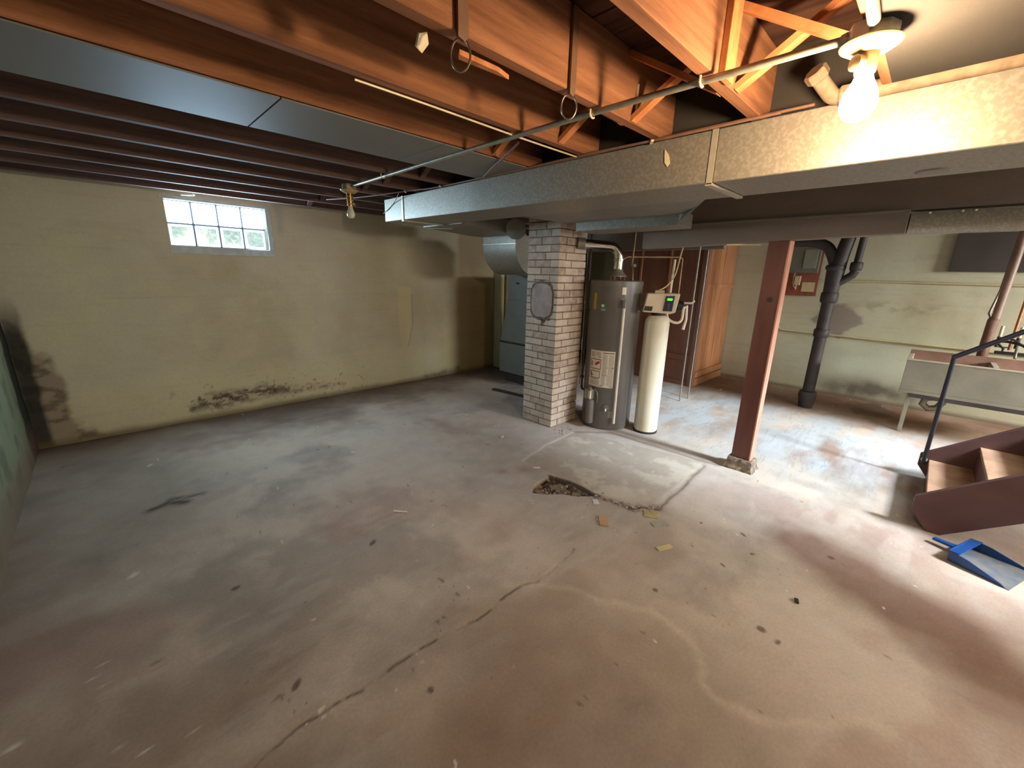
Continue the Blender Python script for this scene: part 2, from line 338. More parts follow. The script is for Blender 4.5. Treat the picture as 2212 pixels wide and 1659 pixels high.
def floor_col(x, y):
    a = fbm(x, y, 5, 0.9); b = fbm(x+31, y+7, 5, 2.4); s = fbm(x*1.0+5, y*3.2, 5, 2.2)
    c = np.ones(x.shape+(3,))*np.array(lin((200,180,160)))
    c = mixc(c, (128,106,90), np.clip((a-0.42)*3.2, 0, 0.8))
    c = mixc(c, (142,130,118), np.clip((b-0.50)*3, 0, 0.6))
    c = mixc(c, (158,120,104), np.clip((fbm(x+3, y+51, 4, 1.5)-0.56)*4, 0, 0.45))
    c = mixc(c, (196,182,168), np.clip((s-0.54)*3, 0, 0.28))
    # brightness of the lit middle and daylight area painted into the concrete colour
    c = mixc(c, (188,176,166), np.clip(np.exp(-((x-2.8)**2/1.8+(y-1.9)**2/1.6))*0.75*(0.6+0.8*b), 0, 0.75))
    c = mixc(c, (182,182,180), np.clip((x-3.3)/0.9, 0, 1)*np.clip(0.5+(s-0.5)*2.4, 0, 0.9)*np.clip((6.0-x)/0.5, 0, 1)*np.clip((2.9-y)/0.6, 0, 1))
    vein = np.abs(fbm(x*0.6+9, y*2.6, 5, 2.6)-0.5); c = mixc(c, (120,116,116), np.clip(1-vein/0.02, 0, 1)*0.35*np.clip((x-3.4)/0.5, 0, 1))
    # browner areas, also towards the window wall and the sink wall
    c = mixc(c, (112,84,64), np.clip(np.exp(-((x-0.9)**2/0.5+(y-0.45)**2/0.35))*1.0, 0, 0.55))
    c = mixc(c, (110,74,56), np.clip(np.exp(-(seg_dist(x, y, brownR)/0.22)**2)*(0.25+1.3*fbm(x, y, 4, 3)), 0, 0.75))
    c = mixc(c, (112,94,76), np.clip(np.exp(-((x+0.3)**2/0.5+(y-3.6)**2/1.6))*0.9, 0, 0.6))
    c = mixc(c, (108,90,74), np.clip(1-(YA-y)/0.75+(a-0.5), 0, 0.85))
    c = mixc(c, (128,96,70), np.clip((x-5.7)/0.4, 0, 0.75)*(0.5+b))
    # patch slab tint
    sl = inpoly(x, y, [(3.161,2.259),(2.296,2.147),(2.29,1.40),(2.47,1.036),(3.43,1.09)])
    c = mixc(c, (158,142,122), sl*0.45); c = mixc(c, (196,184,166), sl*np.clip((fbm(x, y, 4, 6)-0.55)*6, 0, 0.8))
    c = mixc(c, (206,192,176), np.exp(-((x-2.42)**2/0.012+(y-1.28)**2/0.03))*0.7)
    wob = (fbm(x, y, 3, 9)-0.5)*0.05
    d = seg_dist(x+wob*0.5, y+wob*0.5, crack1)
    c = mixc(c, (176,156,134), np.exp(-(d/0.03)**2)*0.35)
    c = mixc(c, (70,54,42), np.exp(-(d/0.006)**2)*np.clip((fbm(x, y, 3, 12)-0.36)*6, 0, 0.85))
    c = mixc(c, (208,188,162), np.exp(-(seg_dist(x+wob, y+wob, white1)/0.020)**2)*np.clip(fbm(x, y, 4, 16)*0.8, 0, 0.30))
    c = mixc(c, (196,184,168), np.exp(-(seg_dist(x+wob, y+wob, white2)/0.022)**2)*np.clip(fbm(x, y, 4, 12), 0, 0.35))
    c = mixc(c, (104,84,68), np.exp(-(seg_dist(x+wob*0.5, y+wob*0.5, slabR)/0.020)**2)*(0.3+0.6*fbm(x, y, 3, 10)))
    c = mixc(c, (214,200,182), np.exp(-(seg_dist(x+wob*0.5-0.02, y+wob*0.5-0.03, slabR)/0.02)**2)*0.4)
    c = mixc(c, (202,188,170), np.exp(-(seg_dist(x+wob*0.5, y+wob*0.5, slabL)/0.022)**2)*0.55)
    c = mixc(c, (116,90,74), np.exp(-(seg_dist(x+wob*0.5, y+wob*0.5, slabT)/0.022)**2)*0.6)
    k = inpoly(x+wob*0.6, y+wob*0.6, cav); c = mixc(c, (128,108,86), k*0.9)
    c = mixc(c, (66,50,38), k*np.clip((fbm(x, y, 4, 24)-0.46)*8, 0, 0.9))
    edge = np.exp(-(seg_dist(x+wob*0.6, y+wob*0.6, [(2.255,1.825),(2.297,1.622),(2.290,1.409)])/0.014)**2); c = mixc(c, (60,44,34), edge*0.9)
    c = mixc(c, (150,116,98), np.exp(-(seg_dist(x+wob, y+wob, rub)/0.05)**2)*0.5)
    c = mixc(c, (74,58,46), np.exp(-(seg_dist(x+wob, y+wob, rub)/0.03)**2)*np.clip((fbm(x, y, 4, 26)-0.5)*8, 0, 0.8))
    for cx, cy, rr in ((2.04,2.12,0.06),(2.19,2.04,0.07)): c = mixc(c, (140,74,62), np.exp(-((x-cx)**2+(y-cy)**2)/rr**2)*(0.15+0.5*fbm(x, y, 4, 9)))
    # dark oily streak on the left, spots and crumbs
    dm = seg_dist(x+wob*0.7, y+wob*0.7, [(0.006,3.211),(0.102,3.25),(0.189,3.191)]); c = mixc(c, (52,42,32), np.exp(-(dm/0.028)**2)*0.9)
    dm = seg_dist(x+wob*0.7, y+wob*0.7, [(0.12,3.30),(0.283,3.24)]); c = mixc(c, (56,46,36), np.exp(-(dm/0.022)**2)*0.75)
    for i, (cx, cy) in enumerate(debris_marks):
        r = 0.010+0.010*((i*37)%7)/7; c = mixc(c, (66,48,38), blob(x, y, cx, cy, r*0.75, r*(0.8+(i%3)*0.4), i*1.1, 0.5)*0.7)
    sp = vnoise(x*55, y*55)*vnoise(x*13+4, y*13+9); c = mixc(c, (84,66,54), np.clip((sp-0.80)*12, 0, 0.5))
    sp = vnoise(x*60+90, y*60+30)*vnoise(x*9+44, y*9+3); c = mixc(c, (220,208,192), np.clip((sp-0.80)*14, 0, 0.8))
    c = mixc(c, (84,72,60), blob(x, y, 6.5, 0.32, 0.35, 0.22, 0, 0.4)*0.55)
    return c
xs = np.concatenate([[XL-0.06], np.arange(XL, 0.1, 0.03), np.arange(0.1, 3.6, 0.008), np.arange(3.6, XS-0.01, 0.04), [XS, XS+0.05]])
ys = np.concatenate([np.arange(YR, -0.3, 0.06), np.arange(-0.3, 2.3, 0.008), np.arange(2.3, YA-0.01, 0.03), [YA, YA+0.05]])
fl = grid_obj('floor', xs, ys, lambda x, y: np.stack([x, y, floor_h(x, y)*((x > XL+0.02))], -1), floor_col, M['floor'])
tag(fl, kind='structure')

# ------------------------------------------------------------------ WALLS
def wall_base(u, z, seed=0):
    a = fbm(u+seed, z*0.8+3, 5, 1.1); b = fbm(u+seed+11, z+5, 5, 3.5)
    c = np.ones(u.shape+(3,))*np.array(lin((206,200,176)))
    c = mixc(c, (184,172,138), np.clip((a-0.46)*3, 0, 0.6)); c = mixc(c, (212,204,170), np.clip((b-0.52)*3, 0, 0.45))
    return c
def streaks(c, u, z, k=0.3):
    s = fbm(u*0.8, z*14, 4, 3.0); return mixc(c, (120,104,76), np.clip((s-0.66)*9, 0, k))
def courses(c, u, z, k=0.22):
    ph = np.abs(((z+0.005)/0.203) % 1-0.5)*0.203; ph = 0.1015-ph
    m = np.exp(-(ph/0.004)**2)*np.clip((fbm(u, z*4, 3, 2.1)-0.42)*5, 0, 1); return mixc(c, (112,98,74), m*k*0.3)
mold = [(0.489,0.143),(0.637,0.258),(0.998,0.216),(1.091,0.266),(1.458,0.186),(1.987,0.123),(1.076,0.133),(0.732,0.091),(0.504,0.116)]
def colA(x, z):
    c = wall_base(x, z)
    c = mixc(c, (184,160,118), np.clip((x-2.0)/1.2, 0, 0.5)*np.clip(fbm(x, z, 4, 1.4)*1.4, 0, 1)*np.clip((z-0.3)/0.4, 0, 1))
    c = mixc(c, (214,206,158), np.clip((0.55-z)/0.4, 0, 0.4))
    c = mixc(c, (150,120,68), np.clip((x-3.75)/0.15, 0, 0.55))  # brown shadow zone beside the chimney painted into the wall colour
    c = streaks(c, x, z, 0.05); c = courses(c, x, z)
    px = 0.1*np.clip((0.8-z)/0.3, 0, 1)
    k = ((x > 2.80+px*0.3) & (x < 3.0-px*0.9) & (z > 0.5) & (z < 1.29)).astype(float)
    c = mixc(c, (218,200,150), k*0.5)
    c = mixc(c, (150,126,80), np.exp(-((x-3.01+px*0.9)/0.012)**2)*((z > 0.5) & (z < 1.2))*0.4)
    k = ((x > 3.52) & (x < 3.66+0.1*(0.7-z)) & (z > 0.1) & (z < 0.72)).astype(float); c = mixc(c, (214,196,140), k*0.4)
    wob = (fbm(x, z, 3, 8)-0.5)*0.14; k = softpoly(x+wob, z+wob*0.4, mold, 0.09)
    c = mixc(c, (166,146,116), k*0.5); c = mixc(c, (92,76,72), k*np.clip((fbm(x, z*2.2, 6, 16)-0.46)*9, 0, 0.85))
    c = mixc(c, (60,48,46), softpoly(x+wob, z+wob*0.4, mold, 0.05)*np.clip((fbm(x+7, z*2, 6, 22)-0.55)*10, 0, 0.8))
    sp = vnoise(x*34, z*34); reg = np.exp(-(seg_dist(x, z, [(0.5,0.2),(2.2,0.16)])/0.16)**2); c = mixc(c, (70,54,46), np.clip((sp-0.86)*14, 0, 0.8)*reg)
    k = np.clip(np.exp(-(seg_dist(x, z, [(3.2,0.03),(3.75,0.06)])/0.05)**2)*fbm(x, z, 4, 10)*1.5, 0, 0.7); c = mixc(c, (110,84,62), k)
    corner = [(-0.56,1.1),(-0.50,0.959),(-0.396,0.763),(-0.316,0.637),(-0.285,0.513),(-0.339,0.361),(-0.311,0.211),(-0.20,0.089),(-0.10,0.0),(-0.56,0.0)]
    k = softpoly(x+wob*0.8, z+wob*0.8, corner, 0.05); c = mixc(c, (136,116,98), k*0.7); c = mixc(c, (88,76,66), k*np.clip((fbm(x, z*2, 6, 9)-0.5)*6, 0, 0.6))
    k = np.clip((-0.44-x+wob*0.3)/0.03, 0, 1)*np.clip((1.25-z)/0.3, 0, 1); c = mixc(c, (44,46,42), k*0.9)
    c = mixc(c, (120,100,66), np.clip(1-z/(0.05+0.05*fbm(x, z, 3, 5)), 0, 0.8))
    return c
WX0, WX1, WZ0, WZ1 = 0.555, 1.365, 1.615, 2.085
usA = np.unique(np.round(np.concatenate([np.arange(XL, 4.4, 0.012), np.arange(4.4, XS, 0.06), [XS, WX0, WX1]]), 4))
zsA = np.unique(np.round(np.concatenate([np.arange(0, 2.5, 0.012), [WZ0, WZ1, 2.45]]), 4))
def bumpw(u, z): return (fbm(u, z, 4, 1.6)-0.5)*0.012+(fbm(u, z*3, 4, 8)-0.5)*0.004
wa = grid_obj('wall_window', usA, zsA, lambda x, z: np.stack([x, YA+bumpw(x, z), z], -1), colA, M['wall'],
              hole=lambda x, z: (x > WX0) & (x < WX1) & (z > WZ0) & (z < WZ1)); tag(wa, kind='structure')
bk = MB(); bk.box(XL-0.25, XS+0.25, YA+0.27, YA+0.32, -0.1, 2.5); bk.build('backing', M['mortar'], wa)
def colL(y, z):
    c = wall_base(y, z, 40); c = mixc(c, (108,120,90), np.ones(y.shape)*0.85); c = mixc(c, (74,84,64), np.clip((fbm(y, z, 5, 6)-0.52)*4, 0, 0.5))
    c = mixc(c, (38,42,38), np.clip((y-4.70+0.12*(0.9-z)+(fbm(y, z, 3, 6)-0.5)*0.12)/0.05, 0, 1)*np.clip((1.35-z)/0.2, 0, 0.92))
    c = mixc(c, (128,96,84), np.clip(1-z/(0.22+0.2*fbm(y, z, 3, 3)), 0, 0.6)); return c
wl = grid_obj('wall_left', np.append(np.arange(YR, YA, 0.03), YA), np.append(np.arange(0, 2.4, 0.03), 2.45),
              lambda y, z: np.stack([XL+(fbm(y, z, 4, 1.5)-0.5)*0.03, y, z], -1), colL, M['wall']); tag(wl, kind='structure')
def colS(y, z):
    c = wall_base(y, z, 80); c = mixc(c, (190,184,148), np.ones(y.shape)*0.5); c = streaks(c, y, z, 0.1); c = courses(c, y, z, 0.25)
    c = mixc(c, (206,214,190), np.clip(np.exp(-((y-0.4)**2/0.9+(z-0.5)**2/0.09))*0.8, 0, 0.6))
    wob = (fbm(y, z, 3, 7)-0.5)*0.2
    k = np.exp(-(((y-0.45+wob)/0.45)**2+((z-0.14)/0.12)**2)); c = mixc(c, (88,74,66), np.clip(k*1.3*fbm(y, z, 4, 5)*1.5, 0, 0.8))
    k = softpoly(y+wob*0.8+0.10*(fbm(y,z,4,12)-0.5), z+wob*0.8, [(1.12,0.93),(1.05,1.2),(0.82,1.22),(0.70,1.1),(0.62,1.03),(0.745,0.86),(0.86,0.80)], 0.04); c = mixc(c, (142,128,118), k*0.85)
    k = np.exp(-(((y-0.35)/0.4)**2+((z-1.2)/0.07)**2))*np.clip((fbm(y, z*2, 4, 9)-0.46)*6, 0, 1); c = mixc(c, (132,112,84), k*0.6)
    c = mixc(c, (110,90,70), np.clip(1-z/0.06, 0, 0.8)); return c
wsn = grid_obj('wall_sink', np.append(np.arange(YR, YA, 0.02), YA), np.append(np.arange(0, 2.4, 0.02), 2.45),
              lambda y, z: np.stack([XS+bumpw(y, z), y, z], -1), colS, M['wall']); tag(wsn, kind='structure')
wr = grid_obj('wall_rear', np.linspace(XL, XS, 60), np.linspace(0, 2.45, 20), lambda x, z: np.stack([x, YR+0*x, z], -1),
              lambda x, z: wall_base(x, z, 120), M['wall']); tag(wr, kind='structure')

# glass block window
win = thing('window_1', ((WX0+WX1)/2, YA, WZ0), kind='structure')
YB = YA+0.07
f = MB(); f.box(WX0-0.012, WX1+0.035, YA-0.006, YB+0.09, WZ0-0.012, WZ0+0.055); f.build('window_sill', M['winframe'], win, bevel=0.004)
f = MB(); f.box(WX1-0.012, WX1+0.035, YA-0.012, YB+0.09, WZ0+0.055, WZ1+0.005); f.build('window_frame', M['winframe'], win, bevel=0.004)
f = MB(); f.box(WX0-0.025, WX0+0.002, YA+0.005, YB+0.09, WZ0+0.055, WZ1+0.005); f.build('window_frame', M['winframe'], win, bevel=0.003)
f = MB(); f.box(WX0-0.03, WX1+0.035, YA-0.006, YB+0.09, WZ1-0.018, WZ1+0.012); f.build('window_frame', M['winframe'], win, bevel=0.004)
bw = (WX1-0.012-WX0-0.002)/4; z0 = WZ0+0.055; bh = (WZ1-0.018-z0)/2
mj = MB(); mj.box(WX0, WX1, YB+0.018, YB+0.08, z0, WZ1); mj.build('mortar_joint', mat('glass_block_mortar', (62,84,104), 0.9), win)
for r in range(2):
    for k in range(4):
        x0 = WX0+0.002+k*bw; zz = z0+r*bh; g = 0.007
        b = MB(); b.box(x0+g, x0+bw-g, YB, YB+0.07, zz+g, zz+bh-g)
        o = b.build('glass_block', M['glassA'] if r else M['glassB'], win, bevel=0.006)
        if r == 0:
            o['label'] = 'pale green glass block with a wavy face'
            p = MB(); p.box(x0+0.028, x0+bw-0.028, YB-0.002, YB+0.004, zz+0.028, zz+bh-0.028); p.build('pane', M['glassC'], o)
sh = MB(); sh.bar((0.68,4.86,2.10),(0.76,4.80,2.10),0.03,0.012); tag(sh.build('wood_shim', M['cpvc']), 'small pale wooden shim under the joists above the glass block window', 'shim')

# ------------------------------------------------------------------ CEILING: planks, joists, bridging
ceil = thing('ceiling', (3.0, 0.4, SUB), kind='structure')
SX0, SX1, SY0, SY1 = 3.36, 4.56, -3.95, -0.75      # stairwell opening
def slabc(x0, x1, y0, y1):
    b = MB(); b.box(x0, x1, y0, y1, SUB+0.03, SUB+0.06); b.build('slab', M['plank'], ceil)
slabc(XL-.2, SX0, YR-.1, YA+.3); slabc(SX1, XS+.2, YR-.1, YA+.3); slabc(SX0, SX1, SY1, YA+.3); slabc(SX0, SX1, YR-.1, SY0)
x = XL
pm = {}
while x < XS-0.02:
    x1 = min(x+0.138, XS)
    y0 = SY1 if (x1 > SX0 and x < SX1) else -2.4
    b = MB(); b.box(x+0.002, x1-0.002, y0, YA, SUB+random.uniform(0,0.004), SUB+0.028); b.build('plank', M['plank'], ceil); x = x1
JY = [0.625+0.407*k for k in range(-7, 11)]
for y in JY:
    spans = [(XL, XS)]
    if y < SY1+0.05: spans = [(XL, SX0-0.02), (SX1+0.02, XS)]
    for a, c in spans:
        b = MB(); n = 10
        b.box(a, c, y, y+0.046, JB+random.uniform(-0.003,0.003), SUB); b.build('joist', M['joist' if y < 2.2 else 'joistdark'], ceil, bevel=0.003, seg=1)
# cross bridging between joists
def brace(X, ya, yb, up, wd=0.04):
    b = MB(); z0, z1 = (JB+0.012, SUB-0.02) if up else (SUB-0.02, JB+0.012)
    b.bar((X, ya, z0), (X, yb, z1), 0.02, wd, up=(1,0,0)); b.build('bridging_brace', M['brace' if ya < 2.2 else 'joistdark'], ceil)
for i, y in enumerate(JY[:-1]):
    ya, yb = y+0.046, y+0.407
    if y < -0.7: continue
    X = 1.62+0.03*(i%3)
    brace(X, ya, yb, True); brace(X+0.045, ya, yb, False)
# solid board scabs nailed to the near joist faces
for X, y in ((1.50, 0.625),):
    b = MB(); b.box(X, X+0.075, y-0.022, y-0.001, JB-0.004, SUB-0.002); b.build('scab_board', M['brace'], ceil, bevel=0.002)
# flat panels closing two joist bays
def panel(x0, x1, y0, y1, z=JB-0.004, m='pan'):
    b = MB(); b.box(x0, x1, y0, y1, z-0.006, z); b.build('bay_panel', M[m], ceil, bevel=0.001, seg=1)
panel(XL, 0.60, 1.846, 2.30); panel(0.605, 1.33, 1.846, 2.30); panel(1.335, 3.2, 1.846, 2.30)
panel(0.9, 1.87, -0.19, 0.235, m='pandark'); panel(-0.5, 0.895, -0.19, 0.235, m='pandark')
panel(2.45, 3.3, -0.6, 1.0, JB-0.002)
# sheet blocking behind the duct, dark colour painted in for the shaded bays
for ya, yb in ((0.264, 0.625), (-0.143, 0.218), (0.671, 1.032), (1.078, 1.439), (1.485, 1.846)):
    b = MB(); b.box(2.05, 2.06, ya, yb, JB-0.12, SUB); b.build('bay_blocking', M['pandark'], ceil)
sw = MB()
for (x0, x1, y0, y1) in ((SX0-0.04, SX0, SY0, SY1), (SX1, SX1+0.04, SY0, SY1), (SX0-0.04, SX1+0.04, SY0-0.04, SY0), (SX0-0.04, SX1+0.04, SY1, SY1+0.03)):
    sw.box(x0, x1, y0, y1, JB, 4.7)
sw.box(SX0-0.04, SX1+0.04, SY0, SY1, 4.7, 4.74)
tag(sw.build('wall_stairwell', mat('stairwell_plaster', (206,200,188), 0.8, var=0.03)), kind='structure')

# ------------------------------------------------------------------ MAIN DUCT
duct = thing('main_duct', (2.15, 1.0, 1.9), 'long galvanised rectangular trunk duct crossing under the joists', 'duct')
DX0, DX1, DZ0, DZ1 = 1.95, 2.345, 1.895, 2.100
def dz(y): return 0.022*max(0, (y-0.8)/2.8)   # the trunk rises a little towards its end
def dsec(y0, y1, nm='duct_section', m=None):
    b = MB(); e0, e1 = dz(y0), dz(y1)
    b.add([(DX0,y0,DZ0+e0),(DX1,y0,DZ0+e0),(DX1,y1,DZ0+e1),(DX0,y1,DZ0+e1),(DX0,y0,DZ1),(DX1,y0,DZ1),(DX1,y1,DZ1),(DX0,y1,DZ1)],
          [(0,3,2,1),(4,5,6,7),(0,1,5,4),(1,2,6,5),(2,3,7,6),(3,0,4,7)])
    return b.build(nm, m or M['galv'], duct, bevel=0.003, seg=1)
dsec(3.305, 3.61, 'duct_end'); dsec(0.80, 3.297); dsec(-1.2, 0.775); dsec(-3.2, -1.21)
for y in (3.301, 0.788):
    c = MB(); e = dz(y)
    c.box(DX0-0.006, DX0+0.002, y-0.012, y+0.012, DZ0+e-0.006, DZ1)
    c.build('drive_cleat', M['seam'], duct)
    c = MB(); c.box(DX0-0.006, DX1, y-0.014, y+0.014, DZ0+e-0.012, DZ0+e-0.002); c.build('drive_cleat', M['seam'], duct)
hl = MB(); hl.lathe([(0.045,0),(0.05,0.004),(0.05,0.006)], (2.235,0.105,DZ0-0.005), n=24); o = hl.build('round_plug', M['galv2'], duct); o['label'] = 'dull round plug under the duct'

# low plenum going back from the trunk's far end, with the elbow down to the furnace
ret = thing('branch_duct', (3.0, 3.6, 1.5), 'galvanised branch duct with a rounded elbow dropping beside the chimney', 'duct')
b = MB(); b.prism([(2.352,3.02),(3.40,3.36),(3.40,3.95),(3.2,3.95),(2.352,3.62)], 1.905, 2.03); b.build('flat_section', M['galv2'], ret, bevel=0.002, seg=1)
b = MB(); b.bar((2.37,3.60,1.898),(2.52,3.38,1.898),0.03,0.012); b.build('drive_cleat', M['seam'], ret)
pts = [(3.38,0,1.905),(3.38,0,1.80)]
R_ = 0.32
pr_ = [(3.38, 1.905), (3.38, 1.80)]+[(3.70-R_*math.cos(t), 1.80-R_*math.sin(t)) for t in np.linspace(0.05, PI/2, 12)]+[(3.96, 1.48), (3.96, 1.78), (3.75, 1.905)]
b = MB(); b.extr([(x_, 3.385, z_) for x_, z_ in pr_], (0, 0.545, 0)); b.build('elbow', M['galv'], ret, smooth=True)
b = MB(); b.box(3.372, 3.40, 3.38, 3.935, 1.812, 1.828); b.build('elbow_seam', M['seam'], ret, bevel=0.002)
b = MB(); b.lathe([(0.006,0),(0.006,0.004)], (3.452, 3.72, 1.60), axis=(-0.78,0,-0.62), n=10); b.build('screw', M['iron'], ret)

# take off duct over the water heater
tk = thing('takeoff_duct', (2.8, 1.6, 1.86), 'grey sheet metal takeoff duct sloping off the trunk above the water heater', 'duct')
b = MB(); b.prism([(2.35,0.92),(2.75,1.16),(3.02,1.32),(3.02,2.40),(2.35,2.40)], 1.93, 2.06); b.build('flat_section', M['galv2'], tk, bevel=0.002, seg=1)
b = MB()
b.extr([(3.02,1.40,1.86),(3.30,1.42,1.86),(3.34,2.30,1.86),(3.02,2.30,1.86)], (0,0,0.10)); b.build('dropped_section', M['galv'], tk, bevel=0.004)
b = MB(); b.extr([(2.35,0.92,1.93),(2.75,1.16,1.93),(3.02,1.40,1.86),(3.02,1.34,1.96),(2.75,1.10,2.0),(2.35,0.90,2.0)], (0,0,0.02)); b.build('sloped_side', M['galv'], tk)

# ------------------------------------------------------------------ BEAM and POST
bm_ = thing('support_beam', (3.55, 1.0, 1.75), 'long dull painted beam behind the trunk duct carried by the timber post', 'beam')
def bz(y): return 1.776-0.031*(y-0.6)
b = MB(); y0, y1 = 0.215, 1.92
b.add([(3.49,y0,bz(y0)),(3.60,y0,bz(y0)),(3.60,y1,bz(y1)),(3.49,y1,bz(y1)),(3.49,y0,1.915),(3.60,y0,1.915),(3.60,y1,1.915),(3.49,y1,1.915)],
      [(0,3,2,1),(4,5,6,7),(0,1,5,4),(1,2,6,5),(2,3,7,6),(3,0,4,7)]); b.build('lower_timber', M['beam'], bm_, bevel=0.004)
b = MB(); b.box(3.51, 3.62, -0.70, 1.92, 1.916, JB-0.004); b.build('upper_timber', M['beam'], bm_, bevel=0.003)
b = MB(); b.box(3.478, 3.49, y0, 1.92, 1.905, 1.918); b.build('edge_strip', M['galv2'], bm_)
b = MB(); b.bar((3.50,1.22,bz(1.2)-0.006),(3.62,1.02,bz(1.1)-0.006),0.05,0.008); b.build('pale_plate', M['strap'], bm_)
fb = MB(); fb.box(5.10, 5.20, 1.80, 4.60, 1.825, JB-0.004); tag(fb.build('header_beam', M['beam'], bevel=0.004), 'dark header beam over the closet behind the water heater', 'beam')
rd = thing('side_duct', (3.55, -0.8, 1.78), 'rounded sheet metal duct continuing the beam line at the right', 'duct')
prf = [(3.49+0.07-0.07*math.cos(t), 1.845-0.06*math.sin(t)) for t in np.linspace(0, PI, 14)]+[(3.63,1.90),(3.49,1.90)]
b = MB(); b.extr([(x_, 0.205, z_) for x_, z_ in prf][::-1], (0,-0.9,0)); b.build('duct_body', M['galv'], rd, smooth=True)
for y in (0.13, 0.0, -0.05):
    b = MB(); b.lathe([(0.006,0),(0.006,0.006),(0.002,0.008)], (3.489, y, 1.895), axis=(-1,0,0), n=8); b.build('screw', M['strap'], rd)

post = thing('support_post', (3.545, 0.875, 0), 'reddish brown timber support post on a crumbling plaster footing', 'post')
b = MB(); b.box(3.502, 3.60, 0.805, 0.935, 0.03, 1.768); b.build('timber', M['post'], post, bevel=0.003)
b = MB(); b.box(3.50, 3.603, 0.795, 0.806, 0.035, 1.768); o = b.build('edge_board', M['postedge'], post, bevel=0.002); o['label'] = 'paler pinkish edge of the post'
b = MB(); nseg = 22
for i in range(5):
    pass
ring = []
prof = [(0.0,1.34),(0.02,1.28),(0.05,1.16),(0.08,1.10),(0.10,1.02)]
vs = []; fs = []
for j, (h, sc) in enumerate(prof):
    for k in range(24):
        t = 2*PI*k/24; u = math.cos(t); v = math.sin(t); m_ = max(abs(u), abs(v)); rr = 0.93+0.07/m_
        jx = random.uniform(-0.006, 0.006); jy = random.uniform(-0.006, 0.006)
        vs.append((3.55+u/m_*0.066*sc*1.02+jx, 0.865+v/m_*0.082*sc+jy, h-0.005+random.uniform(-0.003,0.003)))
for j in range(len(prof)-1):
    for k in range(24): k2 = (k+1)%24; fs.append((j*24+k, j*24+k2, (j+1)*24+k2, (j+1)*24+k))
fs.append(tuple(range(24))[::-1]); fs.append(tuple(4*24+k for k in range(24)))
b.add(vs, fs); b.build('footing', M['foot'], post)
b = MB(); b.lathe([(0.016,0),(0.018,0.003),(0.010,0.005)], (3.501,0.86,1.36), axis=(-1,0,0), n=14); b.build('knot', M['iron'], post)

# ------------------------------------------------------------------ CHIMNEY
CX0, CX1, CY0, CY1 = 3.045, 3.455, 2.485, 2.875
chim = thing('brick_chimney', (3.25, 2.68, 0), 'square whitewashed brick chimney with a round cement patch', 'chimney')
b = MB(); b.box(CX0+0.010, CX1-0.010, CY0+0.010, CY1-0.010, 0, JB-0.01); b.build('mortar_core', M['mortar'], chim)
pitch_ = 0.0678; ncrs = 30; cache = {}
def brick(x0, x1, y0, y1, i):
    key = (round(x1-x0,4), round(y1-y0,4), random.randrange(3), 1 if random.random() < 0.28 else 0)
    cx, cy = (x0+x1)/2, (y0+y1)/2
    if key not in cache:
        hx, hy = (x1-x0)/2, (y1-y0)/2; bm = bmesh.new()
        bmesh.ops.create_cube(bm, size=1)
        for v in bm.verts: v.co = Vector((v.co.x*2*hx, v.co.y*2*hy, v.co.z*(pitch_-0.010)))+Vector([random.uniform(-0.0012,0.0012) for _ in range(3)])
        bmesh.ops.bevel(bm, geom=bm.edges[:], offset=0.0022, segments=1, affect='EDGES')
        me = bpy.data.meshes.new('brick'); bm.to_mesh(me); bm.free(); me.materials.append(M['brick2' if key[3] else 'brick']); cache[key] = me
    o = bpy.data.objects.new('brick', cache[key]); COL.objects.link(o); o.parent = chim
    o.location = (cx-3.25+random.uniform(-.0012,.0012), cy-2.68+random.uniform(-.0012,.0012), pitch_*(i+0.5)+0.002)
g = 0.0045; D = 0.10
PYZ = (1.16, 1.50)                       # cement patch height range, on the -X face
for i in range(ncrs):
    zc = pitch_*(i+0.5)
    if zc+pitch_/2 > JB-0.01: break
    if i % 2 == 0:
        for xa, xb in ((CX0, CX0+D), (CX1-D, CX1)):
            ym = (CY0+CY1)/2+(0.02 if i % 4 else -0.03)
            brick(xa, xb-g, CY0, ym-g, i); brick(xa, xb-g, ym+g, CY1, i)
        for ya, yb in ((CY0, CY0+D), (CY1-D, CY1)):
            brick(CX0+D+g, CX1-D-g, ya, yb-g, i)
    else:
        for ya, yb in ((CY0, CY0+D), (CY1-D, CY1)):
            xm = (CX0+CX1)/2+(0.02 if i % 4 == 1 else -0.02)
            brick(CX0, xm-g, ya, yb, i); brick(xm+g, CX1, ya, yb, i)
        for xa, xb in ((CX0, CX0+D), (CX1-D, CX1)):
            brick(xa, xb, CY0+D+g, CY1-D-g, i)
def superell(cy, cz, ry, rz, x, n=36, p=3.2, jit=0.0):
    out = []
    for k in range(n):
        t = 2*PI*k/n; c, s = math.cos(t), math.sin(t)
        out.append((x, cy+ry*abs(c)**(2/p)*(1 if c > 0 else -1)*(1+random.uniform(-jit,jit)), cz+rz*abs(s)**(2/p)*(1 if s > 0 else -1)*(1+random.uniform(-jit,jit))))
    return out
b = MB(); b.extr(superell(2.672, 1.255, 0.148, 0.182, CX0-0.003, jit=0.06), (0.03,0,0)); b.build('cracked_mortar_ring', M['soot'], chim)
b = MB(); b.extr(superell(2.672, 1.255, 0.128, 0.160, CX0-0.012, jit=0.012), (0.03,0,0)); o = b.build('cement_patch', M['cement'], chim, bevel=0.004); o['label'] = 'grey cement patch closing an old flue hole'
b = MB()
for (cy, cz, ry, rz) in ((2.67,1.078,0.07,0.012),(2.645,1.06,0.026,0.016),(2.655,1.03,0.012,0.020),(2.59,1.08,0.03,0.010),(2.70,1.445,0.10,0.006)):
    b.extr(superell(cy, cz, ry, rz, CX0-0.0045, n=14, p=2, jit=0.2), (0.01,0,0))
tag(b.build('mortar_smears', M['soot'], chim), kind='stuff')

